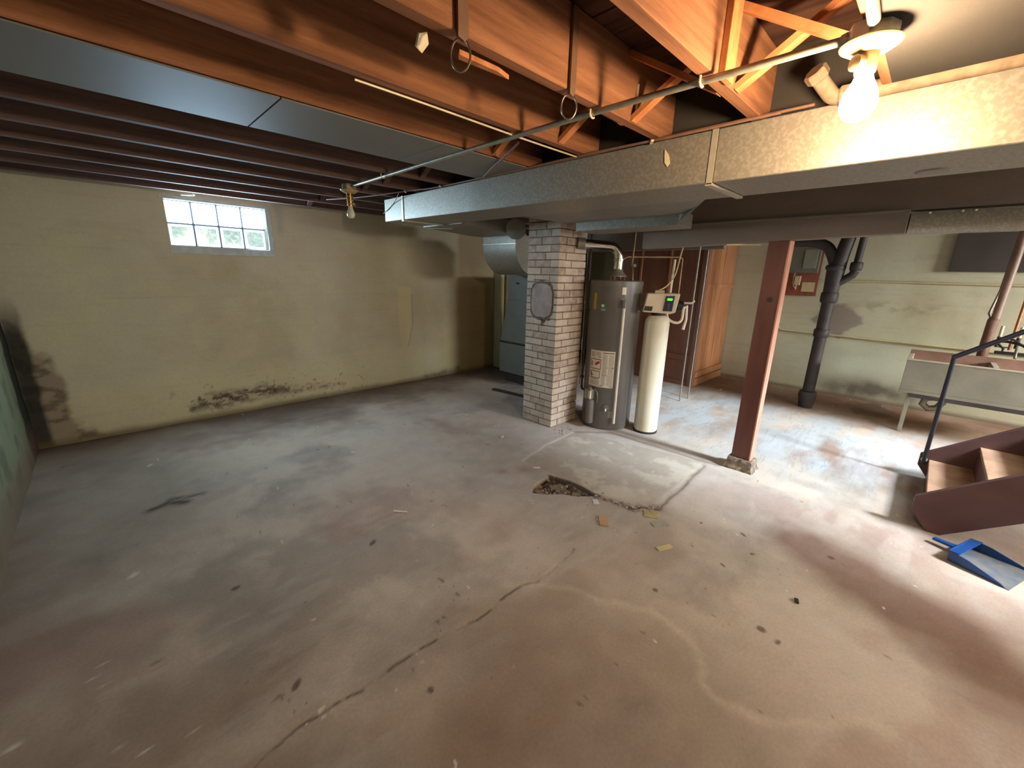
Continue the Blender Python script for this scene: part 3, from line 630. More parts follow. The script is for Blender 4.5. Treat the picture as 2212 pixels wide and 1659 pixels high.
# ------------------------------------------------------------------ FLUE PIPE
flue = thing('flue_pipe', (3.45, 2.3, 1.48), 'shiny metal flue pipe bending from chimney down to the water heater', 'pipe')
fz = 1.765; HX, HY, HR, HZ = 3.615, 2.215, 0.245, 1.46
P0 = Vector((3.30, CY0-0.001, 1.79)); P1 = Vector((HX, HY, 1.765))
d = (P1-P0); d.normalize()
pth = [P0+d*0.05, P0+d*0.16, P1-d*0.10, P1-d*0.055+Vector((0,0,-0.012)), P1-d*0.018+Vector((0,0,-0.05)), P1+Vector((0,0,-0.10)), P1+Vector((0,0,-0.23))]
b = MB(); b.tube(catm(pth, 6), 0.043, 24); b.build('elbow_pipe', M['chrome'], flue, smooth=True)
b = MB(); b.tube([P0, P0+d*0.07], 0.052, 24); b.build('thimble', M['galv2'], flue, smooth=True)
b = MB(); b.lathe([(0.046,0.0),(0.052,0.004),(0.052,0.014),(0.046,0.018)], (HX,HY,1.64), n=24); b.build('crimp_ring', M['chrome'], flue, smooth=True)
b = MB(); b.lathe([(0.085,0.0),(0.085,0.006),(0.047,0.05),(0.043,0.07)], (HX,HY,1.495), n=28); b.build('draft_hood', M['galv'], flue, smooth=True)
for k in range(3):
    t = 0.6+k*2*PI/3; b = MB(); b.bar((HX+0.075*math.cos(t),HY+0.075*math.sin(t),1.462),(HX+0.075*math.cos(t),HY+0.075*math.sin(t),1.5),0.012,0.003); b.build('hood_leg', M['galv'], flue)

# ------------------------------------------------------------------ WATER HEATER
wh = thing('water_heater', (HX, HY, 0), 'tall dark grey water heater standing right of the brick chimney', 'water heater')
b = MB(); b.lathe([(HR-0.012,0.0),(HR-0.006,0.02),(HR,0.03),(HR,HZ-0.05),(HR,HZ-0.045)], (HX,HY,0), n=64); b.build('tank_jacket', M['heater'], wh, smooth=True)
b = MB(); b.lathe([(HR+0.003,HZ-0.047),(HR+0.003,HZ-0.008),(HR-0.006,HZ),(0.0,HZ+0.001)], (HX,HY,0), n=64); b.build('tank_top', M['heatercap'], wh, smooth=True)
CA = math.atan2(-HY, -HX)           # angle from tank axis towards the viewing side
def curved(a0, a1, z0, z1, dr=0.002, n=10):
    """patch on the tank: a = metres along the jacket to the right of the viewing direction"""
    b = MB(); vs = []; fs = []
    for i in range(n+1):
        a = CA+(a0+(a1-a0)*i/n)/HR
        for z in (z0, z1):
            vs.append((HX+(HR+dr)*math.cos(a), HY+(HR+dr)*math.sin(a), z))
        for z in (z0, z1):
            vs.append((HX+(HR-0.003)*math.cos(a), HY+(HR-0.003)*math.sin(a), z))
    for i in range(n):
        j = i*4; fs += [(j,j+4,j+5,j+1),(j+2,j+3,j+7,j+6),(j,j+2,j+6,j+4),(j+1,j+5,j+7,j+3)]
    fs += [(0,1,3,2),(n*4,n*4+2,n*4+3,n*4+1)]
    return b.add(vs, fs)
lab = curved(-0.215, 0.045, 0.44, 0.80, 0.0015, 14).build('warning_label', M['label'], wh); lab['label'] = 'large white instruction label with two boxed drawings'
def prn(a0, a1, z0, z1, m, nm='print', dr=0.0024): curved(a0, a1, z0, z1, dr, 4).build(nm, m, lab)
def frame(a0, a1, z0, z1):
    t = 0.004
    mb = MB()
    for q in ((a0,a1,z0,z0+t*1.4),(a0,a1,z1-t*1.4,z1),(a0,a0+t,z0,z1),(a1-t,a1,z0,z1)):
        c = curved(*q, 0.0025, 4); mb.add(c.v, c.f)
    mb.build('picture_frame', M['inkd'], lab)
frame(-0.205, -0.085, 0.615, 0.715); frame(-0.205, -0.09, 0.525, 0.598)
mb = MB()
for i in range(4): c = curved(-0.150+i*0.008, -0.128+i*0.010, 0.655+i*0.006, 0.672+i*0.007, 0.0028, 3); mb.add(c.v, c.f)
mb.build('flame_drawing', M['red'], lab)
mb = MB()
for q in ((-0.19,-0.182,0.64,0.69),(-0.188,-0.178,0.54,0.57),(-0.18,-0.165,0.55,0.557),(-0.192,-0.184,0.565,0.585)): c = curved(*q, 0.0028, 2); mb.add(c.v, c.f)
mb.build('figure_drawing', M['inkd'], lab)
mb = MB()
for col0, col1, za, zb in ((-0.07,-0.02,0.66,0.765),(-0.012,0.035,0.66,0.765),(-0.07,0.035,0.635,0.65),(-0.07,-0.02,0.565,0.628),(-0.012,0.035,0.57,0.628),(-0.07,-0.03,0.465,0.555),(-0.02,0.035,0.465,0.555),(-0.205,-0.15,0.74,0.785),(-0.14,-0.09,0.755,0.785),(-0.2,-0.09,0.46,0.5)):
    z = zb
    while z > za:
        c = curved(col0, col1-random.uniform(0, 0.006), z-0.0042, z, 0.0021, 3); mb.add(c.v, c.f); z -= 0.0075
tag(mb.build('fine_print', M['ink'], lab), kind='stuff')
mb = MB()
for q in ((-0.07,0.037,0.778,0.785),(0.02,0.037,0.636,0.642),(-0.07,0.035,0.560,0.563),(-0.115,-0.09,0.735,0.741),(-0.19,-0.10,0.512,0.516),(-0.085,-0.05,0.452,0.457),(0.01,0.035,0.452,0.457)): c = curved(*q, 0.0026, 3); mb.add(c.v, c.f)
mb.build('heading_bars', M['inkd'], lab)
curved(0.055, 0.092, 1.335, 1.40, 0.002, 4).build('white_sticker', M['label'], wh)
o = curved(-0.135, -0.080, 1.175, 1.25, 0.002, 4).build('green_sticker', M['green'], wh); o['label'] = 'small green and white sticker'
mb = MB()
for q in ((-0.128,-0.10,1.215,1.24),(-0.13,-0.085,1.195,1.199),(-0.13,-0.085,1.184,1.188)): c = curved(*q, 0.003, 2); mb.add(c.v, c.f)
mb.build('print', M['label'], o)
curved(-0.225, -0.195, 1.19, 1.34, 0.002, 4).build('yellow_sticker', M['yellow'], wh)
mb = MB()
for q in ((-0.125,-0.112,1.30,1.304),(-0.125,-0.112,1.285,1.289),(-0.125,-0.121,1.27,1.304),(-0.095,-0.088,1.275,1.304)): c = curved(*q, 0.001, 2); mb.add(c.v, c.f)
mb.build('embossed_mark', M['heatercap'], wh)
def at(a, dr, z):
    t = CA+a/HR; return Vector((HX+(HR+dr)*math.cos(t), HY+(HR+dr)*math.sin(t), z))
def nrm(a): t = CA+a/HR; return Vector((math.cos(t), math.sin(t), 0))
# relief valve and discharge tube
b = MB(); b.tube([at(0.075,-0.01,1.265), at(0.075,0.035,1.265)], 0.018, 14); b.build('relief_valve', M['dullpipe'], wh, smooth=True)
b = MB(); b.tube([at(0.075,0.035,1.285), at(0.075,0.035,1.215)], 0.020, 14); b.build('relief_elbow', M['heatercap'], wh, smooth=True)
b = MB(); b.bar(at(0.045,0.02,1.30), at(0.078,0.04,1.285), 0.006, 0.010); b.build('test_lever', M['seam'], wh)
b = MB(); b.tube([at(0.075,0.035,1.22), at(0.075,0.035,0.09)], 0.0115, 14); b.build('discharge_tube', M['cpvc'], wh, smooth=True)
# gas control, cylinder shield, drain valve, access plate
n_ = nrm(-0.165); s_ = Vector((-n_.y, n_.x, 0))
gb = MB(); c0 = at(-0.165, 0.035, 0.36)
gb.bar(c0-n_*0.035, c0+n_*0.03, 0.075, 0.10); gb.build('gas_valve', M['dullpipe'], wh, bevel=0.006)
b = MB(); c1 = at(-0.142, 0.062, 0.36); b.bar(c1-Vector((0,0,0.038)), c1+Vector((0,0,0.038)), 0.024, 0.012, up=n_); o = b.build('valve_tag', M['label'], wh)
b = MB(); b.tube([at(-0.165,0.02,0.40), at(-0.165,0.03,0.425)], 0.018, 14); b.build('valve_knob', M['dullpipe'], wh, smooth=True)
b = MB(); b.lathe([(0.036,0.06),(0.040,0.065),(0.040,0.30),(0.034,0.305)], at(-0.155,0.022,0), n=24); b.build('expansion_cylinder', M['heatercap'], wh, smooth=True)
b = MB(); b.tube(catm([at(-0.12,0.02,0.42), at(-0.09,0.025,0.38), at(-0.085,0.02,0.31), at(-0.10,0.01,0.27)], 6), 0.004, 8); b.build('igniter_wire', M['dullpipe'], wh, smooth=True)
b = MB(); b.lathe([(0.034,0),(0.032,0.008),(0.02,0.012)], at(-0.005,0,0.235), axis=nrm(-0.005), n=20); b.build('drain_collar', M['heatercap'], wh, smooth=True)
b = MB(); b.tube([at(-0.005,0.005,0.235), at(-0.005,0.04,0.235), at(-0.005,0.045,0.215)], 0.010, 10); b.build('drain_valve', M['seam'], wh, smooth=True)
curved(0.02, 0.07, 0.135, 0.205, 0.003, 4).build('rating_plate', M['galv2'], wh)

# ------------------------------------------------------------------ SOFTENER
SXc, SYc, SR = 3.722, 1.812, 0.112
so = thing('water_softener', (SXc, SYc, 0), 'slim cream water softener tank with a beige control head beside the water heater', 'water softener')
b = MB(); b.lathe([(SR+0.002,0),(SR+0.004,0.01),(SR+0.002,0.02)], (SXc,SYc,0), n=40); b.build('foot_ring', M['black'], so, smooth=True)
b = MB(); b.lathe([(SR-0.01,0.008),(SR,0.03),(SR,1.08),(SR-0.006,1.115),(SR-0.03,1.145),(0.045,1.155),(0.04,1.17)], (SXc,SYc,0), n=48); b.build('tank', M['soft'], so, smooth=True)
vn = Vector((-SXc, -SYc, 0)).normalized(); vr = Vector((-vn.y, vn.x, 0))
hn = (Matrix.Rotation(math.radians(10), 3, 'Z') @ vn); hr = Vector((-hn.y, hn.x, 0))       # hr -> towards the right of the picture
hc = Vector((SXc, SYc, 0))+hr*(-0.0)
def hp(u, v, z): return hc+hr*u+hn*v+Vector((0,0,z))
b = MB(); b.extr([hp(-0.155,0.09,1.185), hp(0.095,0.09,1.175), hp(0.135,0.09,1.19), hp(0.160,0.085,1.36), hp(-0.125,0.085,1.355)], -hn*0.18); b.build('control_head', M['head'], so, bevel=0.010, seg=3)
b = MB(); b.lathe([(0.06,1.155),(0.06,1.18)], (SXc,SYc,0), n=24); b.build('head_collar', M['black'], so, smooth=True)
b = MB(); b.extr([hp(0.02,0.0905,1.20), hp(0.10,0.0905,1.20), hp(0.112,0.0905,1.338), hp(0.035,0.0905,1.335)], hn*0.004); kp = b.build('keypad', M['navy'], so, bevel=0.001)
b = MB(); b.extr([hp(0.048,0.095,1.296), hp(0.092,0.095,1.296), hp(0.095,0.095,1.316), hp(0.050,0.095,1.316)], hn*0.002); b.build('display', M['lcd'], kp)
for z in (1.262, 1.243, 1.225):
    b = MB(); b.lathe([(0.007,0),(0.006,0.003)], hp(0.067,0.095,z), axis=hn, n=12); b.build('button', M['heatercap'], kp)
b = MB(); b.extr([hp(-0.145,0.0905,1.20), hp(-0.075,0.0905,1.196), hp(-0.070,0.0905,1.238), hp(-0.137,0.0905,1.24)], hn*0.002); b.build('badge', M['black'], so)
b = MB(); b.extr([hp(-0.055,0.03,1.352), hp(0.03,0.03,1.352), hp(0.03,0.03,1.385), hp(-0.055,0.03,1.38)], -hn*0.05); b.build('plug_block', M['paper'], so, bevel=0.003)
b = MB(); b.lathe([(0.05,0),(0.046,0.05),(0.03,0.06)], hp(0.17,-0.05,1.24), axis=hr, n=20); b.build('bypass_valve', M['black'], so, smooth=True)
b = MB(); b.tube([hp(0.21,-0.05,1.27), hp(0.29,-0.02,1.275), hp(0.31,-0.01,1.295)], 0.010, 10); b.build('bypass_handle', M['cpvc'], so, smooth=True)
b = MB(); b.tube(catm([hp(0.08,-0.04,1.19), hp(0.10,-0.02,1.12), hp(0.17,0,1.09), hp(0.215,0,1.12), hp(0.22,0,1.22), hp(0.235,0,1.24)], 8), 0.012, 10); b.build('drain_hose', M['cpvc'], so, smooth=True)
b = MB(); b.tube([hp(0.25,-0.02,1.25), hp(0.255,0,1.12), hp(0.235,0.01,1.03)], [0.011,0.011,0.014], 10); b.build('hose_tail', M['cpvc'], so, smooth=True)

# copper / plastic lines above the heater and softener
def pipe(name, pts, r, m, label, cat='pipe', n=10, group=None):
    b = MB(); b.tube(pts, r, n); return tag(b.build(name, m, smooth=True), label, cat, group)
pipe('copper_pipe', [(3.80,2.30,1.47),(3.80,2.30,1.60),(3.81,2.30,1.66),(3.86,2.27,1.69),(4.30,1.93,1.70),(4.32,1.91,1.68),(4.32,1.91,1.30),(4.0,1.78,1.26)], 0.011, M['copper'], 'copper water line running level from the heater top towards the softener')
pipe('copper_pipe', [(3.70,2.10,1.46),(3.70,2.11,1.57),(3.71,2.13,1.60),(3.70,2.12,1.66),(3.71,2.12,1.92)], 0.010, M['copper'], 'copper riser with a valve standing on the water heater top')
b = MB(); b.bar((3.66,2.09,1.60),(3.72,2.10,1.60),0.03,0.03); tag(b.build('shutoff_valve', M['dullpipe'], bevel=0.005), 'small shutoff valve on the copper riser above the heater', 'valve')
pipe('power_cord', [tuple(p) for p in catm([(3.70,1.83,1.375),(3.80,1.80,1.42),(3.86,1.76,1.52),(3.80,1.70,1.70),(3.70,1.62,1.88)], 6)], 0.007, M['paper'], 'pale cord rising slantwise from the softener head to the ceiling', 'cord')
pipe('water_pipe', [tuple(hp(0.10,-0.09,1.30)), tuple(hp(0.105,-0.09,1.50)), tuple(hp(0.11,-0.09,1.66))], 0.012, M['cpvc'], 'short cream pipe standing behind the softener head')
pipe('thin_pipe', [(5.0,2.02,0.0),(5.0,2.02,2.11)], 0.009, M['dullpipe'], 'thin dull riser in front of the brown closet board, left one')
pipe('thin_pipe', [(5.2,2.00,0.0),(5.2,2.0,2.11)], 0.009, M['dullpipe'], 'thin dull riser in front of the brown closet board, right one')
# gas pipe between chimney and heater
gp = thing('gas_pipe', (3.49, 2.44, 0.3), 'dark gas pipe with unions hanging between chimney and water heater', 'pipe')
b = MB(); b.tube([(3.485,2.452,1.95),(3.485,2.452,0.36)], 0.010, 10); b.build('riser', M['iron'], gp, smooth=True)
b = MB(); b.tube([(3.46,2.462,1.25),(3.46,2.462,0.40)], 0.005, 8); b.build('side_tube', M['dullpipe'], gp, smooth=True)
for z in (0.72, 0.46, 1.15):
    b = MB(); b.lathe([(0.016,0),(0.018,0.006),(0.018,0.024),(0.016,0.03)], (3.485,2.452,z), n=8); b.build('union', M['iron'], gp)
b = MB(); b.tube([(3.485,2.452,0.38),(3.46,2.43,0.36),(3.44,2.40,0.355)], 0.012, 10); b.build('elbow', M['iron'], gp, smooth=True)

# ------------------------------------------------------------------ FURNACE and wall bulge behind it
fu = thing('furnace', (4.3, 3.85, 0), 'grey sheet metal furnace half hidden behind the brick chimney', 'furnace')
b = MB(); b.box(4.04, 4.62, 3.45, 4.20, 0, 0.13); b.build('dark_base', M['furnbase'], fu)
b = MB(); b.box(4.00, 4.65, 3.42, 4.275, 0.13, 0.555); b.build('lower_cabinet', M['furn'], fu, bevel=0.005)
b = MB(); b.add([(4.0,3.42,0.575),(4.65,3.42,0.575),(4.65,4.262,0.575),(4.0,4.262,0.575),(4.0,3.42,1.15),(4.6,3.42,1.15),(4.6,4.13,1.15),(4.0,4.13,1.15)],
             [(0,3,2,1),(4,5,6,7),(0,1,5,4),(1,2,6,5),(2,3,7,6),(3,0,4,7)]); b.build('tapered_plenum', M['furn'], fu, bevel=0.003)
b = MB(); b.box(3.99, 4.66, 3.41, 4.27, 0.553, 0.577); b.build('seam_band', M['iron'], fu)
b = MB(); b.box(4.0, 4.6, 3.42, 4.128, 1.15, 1.475); b.build('upper_plenum', M['furn'], fu, bevel=0.003)
b = MB(); b.box(3.994, 4.002, 3.92, 3.97, 1.36, 1.385); b.build('badge', M['iron'], fu)
bl = thing('wall_bulge', (4.9, 4.9, 0), kind='structure')
b = MB(); b.box(4.50, 5.6, 4.80, 4.98, 0, 2.1); b.build('concrete_pier', M['yelwall'], bl, bevel=0.01)
b = MB(); b.tube([(4.62,4.75,0),(4.62,4.75,2.1)], 0.05, 16); b.build('painted_pipe', M['yelwall'], bl, smooth=True)
b = MB(); b.lathe([(0.07,0.0),(0.07,0.10),(0.06,0.12)], (4.62,4.75,0.42), n=20); b.build('pipe_hub', M['yelwall'], bl, smooth=True)
b = MB(); b.tube([(4.90,4.74,0),(4.90,4.74,2.1)], 0.045, 16); b.build('painted_pipe', M['yelwall'], bl, smooth=True)
b = MB(); b.bar((3.54,3.90,0.012),(3.62,3.38,0.012),0.05,0.024); tag(b.build('wood_strip', M['furnbase'], bevel=0.003), 'dark wooden strip lying on the floor left of the chimney', 'wood')
b = MB(); b.lathe([(0.10,0),(0.10,0.02),(0.02,0.025)], (3.10,3.10,1.93), axis=(-0.8,-0.5,-0.2), n=28)
tag(b.build('duct_cap', M['galv2'], smooth=True), 'round grey metal cap under the joists left of the chimney', 'cap')

# ------------------------------------------------------------------ CLOSET
cl = thing('storage_closet', (6.35, 2.7, 0), 'wooden storage closet with brown front and orange boarded side', 'closet')
b = MB(); b.box(5.80, 5.88, 2.21, 2.29, 0, 2.09); b.build('corner_post', M['closet'], cl, bevel=0.003)
y = 2.295
for k in range(3):
    b = MB(); b.box(5.83, 5.85, y, y+0.44, 0.06, 2.09); b.build('front_board', M['closet'], cl, bevel=0.002)
    if k < 3:
        b = MB(); b.box(5.812, 5.832, y+0.425, y+0.455, 0.06, 1.9); b.build('batten', M['closet2'], cl, bevel=0.002)
    y += 0.443
b = MB(); b.box(5.81, 5.86, 2.29, 3.62, 0, 0.06); b.build('bottom_rail', M['closet'], cl, bevel=0.002)
b = MB(); b.box(5.815, 5.835, 2.29, 2.73, 0.36, 0.44); b.build('front_rail', M['closet'], cl, bevel=0.002)
x = 5.885
for k in range(7):
    b = MB(); b.box(x, x+0.146, 2.235+random.uniform(0,0.006), 2.255, 0.02, 2.09); b.build('side_board', M['closet2'], cl, bevel=0.002); x += 0.150
for z0_, z1_ in ((1.36,1.42),(0.0,0.10),(0.12,0.2)):
    b = MB(); b.box(5.885, 6.93, 2.208, 2.236, z0_, z1_); b.build('side_rail', M['closet2'], cl, bevel=0.002)

# ------------------------------------------------------------------ SOIL STACK
st = thing('soil_stack', (6.0, 0.875, 0), 'thick black cast iron soil stack with wye branches by the sink wall', 'pipe')
b = MB(); b.tube([(6.0,0.885,0.0),(6.0,0.88,1.30)], 0.062, 24); b.build('pipe', M['iron'], st, smooth=True)
def hub(z, r=0.082, h=0.10): b = MB(); b.lathe([(r-0.012,0),(r,0.02),(r,h-0.015),(r-0.01,h)], (6.0,0.88,z), n=24); b.build('hub', M['iron'], st, smooth=True)
hub(0.86, 0.078, 0.10); hub(1.26, 0.085, 0.12)
b = MB(); b.lathe([(0.072,0),(0.088,0.12),(0.096,0.14),(0.088,0.20),(0.066,0.21)], (6.0,0.885,0), n=24); b.build('cleanout_hub', M['iron'], st, smooth=True)
b = MB(); b.tube([(6.0,0.88,1.34),(6.0,0.875,1.60),(6.0,0.85,1.78),(6.0,0.80,2.1)], [0.07,0.085,0.07,0.062], 20); b.build('wye', M['iron'], st, smooth=True)
hub(1.62, 0.095, 0.06)
b = MB(); b.tube(catm([(6.0,0.87,1.60),(6.0,0.92,1.75),(6.0,1.0,1.88),(6.0,1.15,1.93),(6.0,1.35,1.94)], 6), 0.055, 18); b.build('left_branch', M['iron'], st, smooth=True)
b = MB(); b.tube([(6.0,0.86,1.46),(6.0,0.72,1.57),(6.0,0.70,1.62)], 0.042, 16); b.build('right_branch', M['iron'], st, smooth=True)
b = MB(); b.lathe([(0.05,0),(0.058,0.015),(0.058,0.08),(0.05,0.09)], (6.0,0.70,1.62), n=20); b.build('branch_hub', M['iron'], st, smooth=True)
b = MB(); b.tube([(6.0,0.70,1.69),(6.0,0.685,2.1)], 0.034, 16); o = b.build('branch_riser', M['iron'], st, smooth=True)

# ------------------------------------------------------------------ WALL BOARD, CONDUITS, DARK WINDOW on the sink wall
pb = thing('electric_backboard', (6.93, 1.35, 1.3), 'reddish backboard with grey electric boxes on the sink wall', 'panel board')
b = MB(); b.box(6.915, 6.935, 1.17, 1.60, 1.30, 1.97); b.build('board', M['plywood'], pb, bevel=0.002)
b = MB(); b.box(6.86, 6.915, 1.19, 1.55, 1.60, 1.95); bx = b.build('breaker_box', M['meter'], pb, bevel=0.006)
b = MB(); b.box(6.852, 6.862, 1.22, 1.37, 1.66, 1.90); b.build('box_door', mat('box_door_grey', (140,138,120), 0.5), bx, bevel=0.004)
b = MB(); b.box(6.88, 6.915, 1.37, 1.44, 1.44, 1.56); b.build('switch_box', M['paper'], pb, bevel=0.004)
b = MB(); b.tube([(6.90,1.41,1.44),(6.90,1.41,1.38)], 0.006, 8); b.build('switch_stem', M['strap'], pb)
b = MB(); b.box(6.908, 6.916, 1.20, 1.345, 1.355, 1.48); b.build('paper_notice', M['paper'], pb)
b = MB(); b.tube(catm([(6.90,1.44,1.62),(6.895,1.455,1.55),(6.90,1.45,1.45),(6.90,1.42,1.40)], 5), 0.005, 8); b.build('wire', M['strap'], pb, smooth=True)
pipe('wall_conduit', [(6.925,1.55,1.9),(6.925,1.55,0.90),(6.925,1.535,0.84),(6.925,1.49,0.812),(6.925,0.6,0.80),(6.925,-0.6,0.79),(6.925,-1.8,0.78)], 0.013, M['yelwall'], 'painted conduit bending along the sink wall above the floor')
pipe('wall_conduit', [(6.93,1.17,1.50),(6.93,0.5,1.51),(6.93,-0.6,1.505),(6.93,-1.8,1.50)], 0.013, M['yelwall'], 'painted conduit running level at head height on the sink wall')
dw = thing('window_2', (6.93, -0.4, 1.64), kind='structure')
b = MB(); b.box(6.90, 6.94, -0.78, -0.02, 1.64, 2.045); b.build('dark_pane', M['darkpane'], dw, bevel=0.003)

# ------------------------------------------------------------------ LAUNDRY TUB
TX0, TX1, TY0, TY1, TZ0, TZ1 = 5.75, 6.30, -1.25, 0.092, 0.415, 0.752
tb = thing('laundry_tub', (6.0, -0.5, 0), 'grey double concrete laundry tub on legs by the sink wall', 'sink')
b = MB(); t = 0.035
b.box(TX0, TX1, TY0, TY1, TZ0, TZ0+t); b.build('tub_bottom', M['tub'], tb, bevel=0.004)
b = MB(); b.box(TX0, TX0+t, TY0, TY1, TZ0+t, TZ1); b.build('front_panel', M['tub'], tb, bevel=0.004)
b = MB(); b.box(TX1-t, TX1, TY0, TY1, TZ0+t, TZ1+0.05); b.build('back_panel', mat('rusty_tub_back', (156,118,100), 0.8, var=0.12, scale=6), tb, bevel=0.004)
b = MB(); b.box(TX0+t, TX1-t, TY1-t, TY1, TZ0+t, TZ1+0.01); b.build('end_panel', M['tubrim'], tb, bevel=0.004)
b = MB(); b.box(TX0+t, TX1-t, TY0, TY0+t, TZ0+t, TZ1+0.01); b.build('end_panel', M['tubrim'], tb, bevel=0.004)
b = MB(); b.box(TX0+t, TX1-t, -0.535, -0.495, TZ0+t, TZ1+0.005); b.build('divider', M['tubrim'], tb, bevel=0.004)
b = MB(); b.box(TX0-0.006, TX0+t+0.002, TY0-0.004, TY1+0.004, TZ1, TZ1+0.012); b.build('rim', M['tubrim'], tb, bevel=0.003)
b = MB(); b.box(TX0-0.008, TX0+0.03, TY0, TY1-0.08, TZ0-0.035, TZ0); b.build('angle_iron', M['iron'], tb, bevel=0.002)
for xx, yy in ((TX0+0.02, TY1-0.10), (TX1-0.06, TY1-0.10), (TX0+0.02, TY0+0.06), (TX1-0.06, TY0+0.06)):
    b = MB(); b.box(xx, xx+0.035, yy, yy+0.035, 0, TZ0); b.build('leg', M['tub'], tb, bevel=0.002)
b = MB(); b.tube([(6.1,-0.25,TZ0),(6.1,-0.25,0.30),(6.1,-0.22,0.24),(6.1,-0.16,0.22),(6.1,-0.11,0.26),(6.1,-0.12,0.32),(6.2,-0.2,0.33)], 0.032, 14); b.build('drain_trap', M['dullpipe'], tb, smooth=True)
# faucet
fc = thing('tub_faucet', (6.30, -0.62, 0.8), 'tarnished swivel faucet behind the laundry tub', 'faucet')
b = MB(); b.bar((6.27,-0.50,0.86),(6.27,-0.78,0.86),0.03,0.03); b.build('faucet_body', M['iron'], fc, bevel=0.006)
b = MB(); b.tube(catm([(6.27,-0.64,0.86),(6.2,-0.63,0.92),(6.1,-0.62,0.90),(6.05,-0.62,0.84)], 6), 0.011, 10); b.build('spout', M['dullpipe'], fc, smooth=True)
for y in (-0.55,-0.74):
    b = MB(); b.tube([(6.27,y,0.87),(6.27,y,0.91)], 0.008, 8); b.bar((6.27,y-0.035,0.915),(6.27,y+0.035,0.915),0.016,0.010); b.build('tap_handle', M['iron'], fc)
b = MB(); b.tube(catm([(6.20,-0.55,0.90),(6.22,-0.50,0.97),(6.24,-0.58,1.0),(6.22,-0.66,0.95)], 5), 0.009, 8); b.build('hose_coil', M['black'], fc, smooth=True)
pipe('waste_pipe', [(6.45,-0.44,0.60),(6.45,-0.44,1.15),(6.45,-0.45,1.18)], 0.042, M['cable'], 'thick brown waste pipe standing behind the laundry tub', n=16)
pipe('waste_pipe', [(6.45,-0.45,1.17),(6.45,-0.46,1.75),(6.45,-0.46,2.1)], 0.032, mat('pinkish_brown_pipe', (142,114,98), 0.5), 'pinkish upper pipe rising above the brown waste pipe', n=16)
pipe('supply_pipe', [(6.55,-0.44,2.1),(6.55,-0.43,1.45),(6.5,-0.40,1.22),(6.5,-0.42,1.18)], 0.010, M['dullpipe'], 'thin supply pipe clipped beside the waste pipe')
pipe('supply_pipe', [(6.6,-0.62,0.86),(6.6,-0.62,2.1)], 0.013, M['orangepipe'], 'copper supply pipe rising right of the waste pipe')
for i, y in enumerate((-0.53, -0.66)):
    v = thing('hose_bib', (6.6, y, 0.95), 'hose bib with pale upright stub above the tub, %s one' % ('left', 'right')[i], 'tap', 'hose bibs above the laundry tub')
    b = MB(); b.tube([(6.6,y,0.98),(6.6,y,1.10)], 0.013, 10); b.build('stub', M['strap'], v, smooth=True)
    b = MB(); b.tube([(6.6,y,0.88),(6.6,y,0.99)], 0.016, 10); b.build('valve_body', M['iron'], v, smooth=True)
pipe('washer_hose', [tuple(p) for p in catm([(6.58,-0.50,0.93),(6.50,-0.60,0.95),(6.4,-0.72,0.90),(6.35,-0.76,0.70),(6.35,-0.78,0.40)], 6)], 0.013, M['rail'], 'dark washer hose hanging over the tub', 'hose')

# ------------------------------------------------------------------ STAIRS
NX, FX = 3.46, 4.42
sr_ = thing('staircase', (3.95, -0.7, 0), 'brown painted open staircase with one metal rail at right', 'staircase')
slope = 0.305/0.40; run, rise = 0.232, 0.180
def stringer(X0, X1):
    y1, z1 = -3.0, 0.0
    def line(y, off): return off+(-y-0.15)*rise/run
    P = [(-0.150,0.115),(-0.150,0.205),(-2.72,0.205+2.57*rise/run),(-2.72,-0.075+2.57*rise/run-0.03),(-0.30,0.0),(-0.235,0.0)]
    b = MB(); b.extr([(X0, y, z) for y, z in P], (X1-X0, 0, 0)); return b
stringer(NX, NX+0.045).build('stringer', M['stair'], sr_, bevel=0.004)
stringer(FX, FX+0.045).build('stringer', M['stair'], sr_, bevel=0.004)
for k in range(11):
    y = -0.205-k*run; z = rise*(k+1)-0.005
    b = MB(); b.box(NX+0.045, FX, y-run-0.02, y, z-0.03, z); b.build('tread', M['tread'], sr_, bevel=0.003)
    if k < 10:
        b = MB(); b.box(NX+0.045, FX, y-run-0.018, y-run-0.002, z, z+rise-0.03); b.build('riser', M['stair'], sr_)
b = MB(); b.box(NX+0.045, FX, -0.235, -0.215, 0.0, rise-0.035); b.build('riser', M['stair'], sr_)
rl = MB(); rl.tube([(FX-0.01,-0.178,0.14),(FX-0.01,-0.172,0.985)], 0.014, 12); rl.build('rail_post', M['rail'], sr_, smooth=True)
rl = MB(); rl.tube([(FX-0.01,-0.165,0.98),(FX-0.01,-2.6,0.98+2.435*rise/run)], 0.017, 12); rl.build('handrail', M['rail'], sr_, smooth=True)
rl = MB(); rl.lathe([(0.02,0),(0.02,0.004)], (FX-0.012,-0.178,0.17), axis=(-1,0,0), n=12); rl.build('rail_bolt', M['strap'], sr_)

# ------------------------------------------------------------------ DUSTPAN
dp = thing('dustpan', (3.2, -0.42, 0), 'blue plastic dustpan lying on the floor before the stairs', 'dustpan')
hd = Vector((-0.35, -0.935, 0)).normalized(); sd = Vector((-hd.y, hd.x, 0))   # hd: from handle towards mouth
o_ = Vector((3.325, -0.268, 0))
def dq(u, v, z): return o_+hd*u+sd*v+Vector((0,0,z))
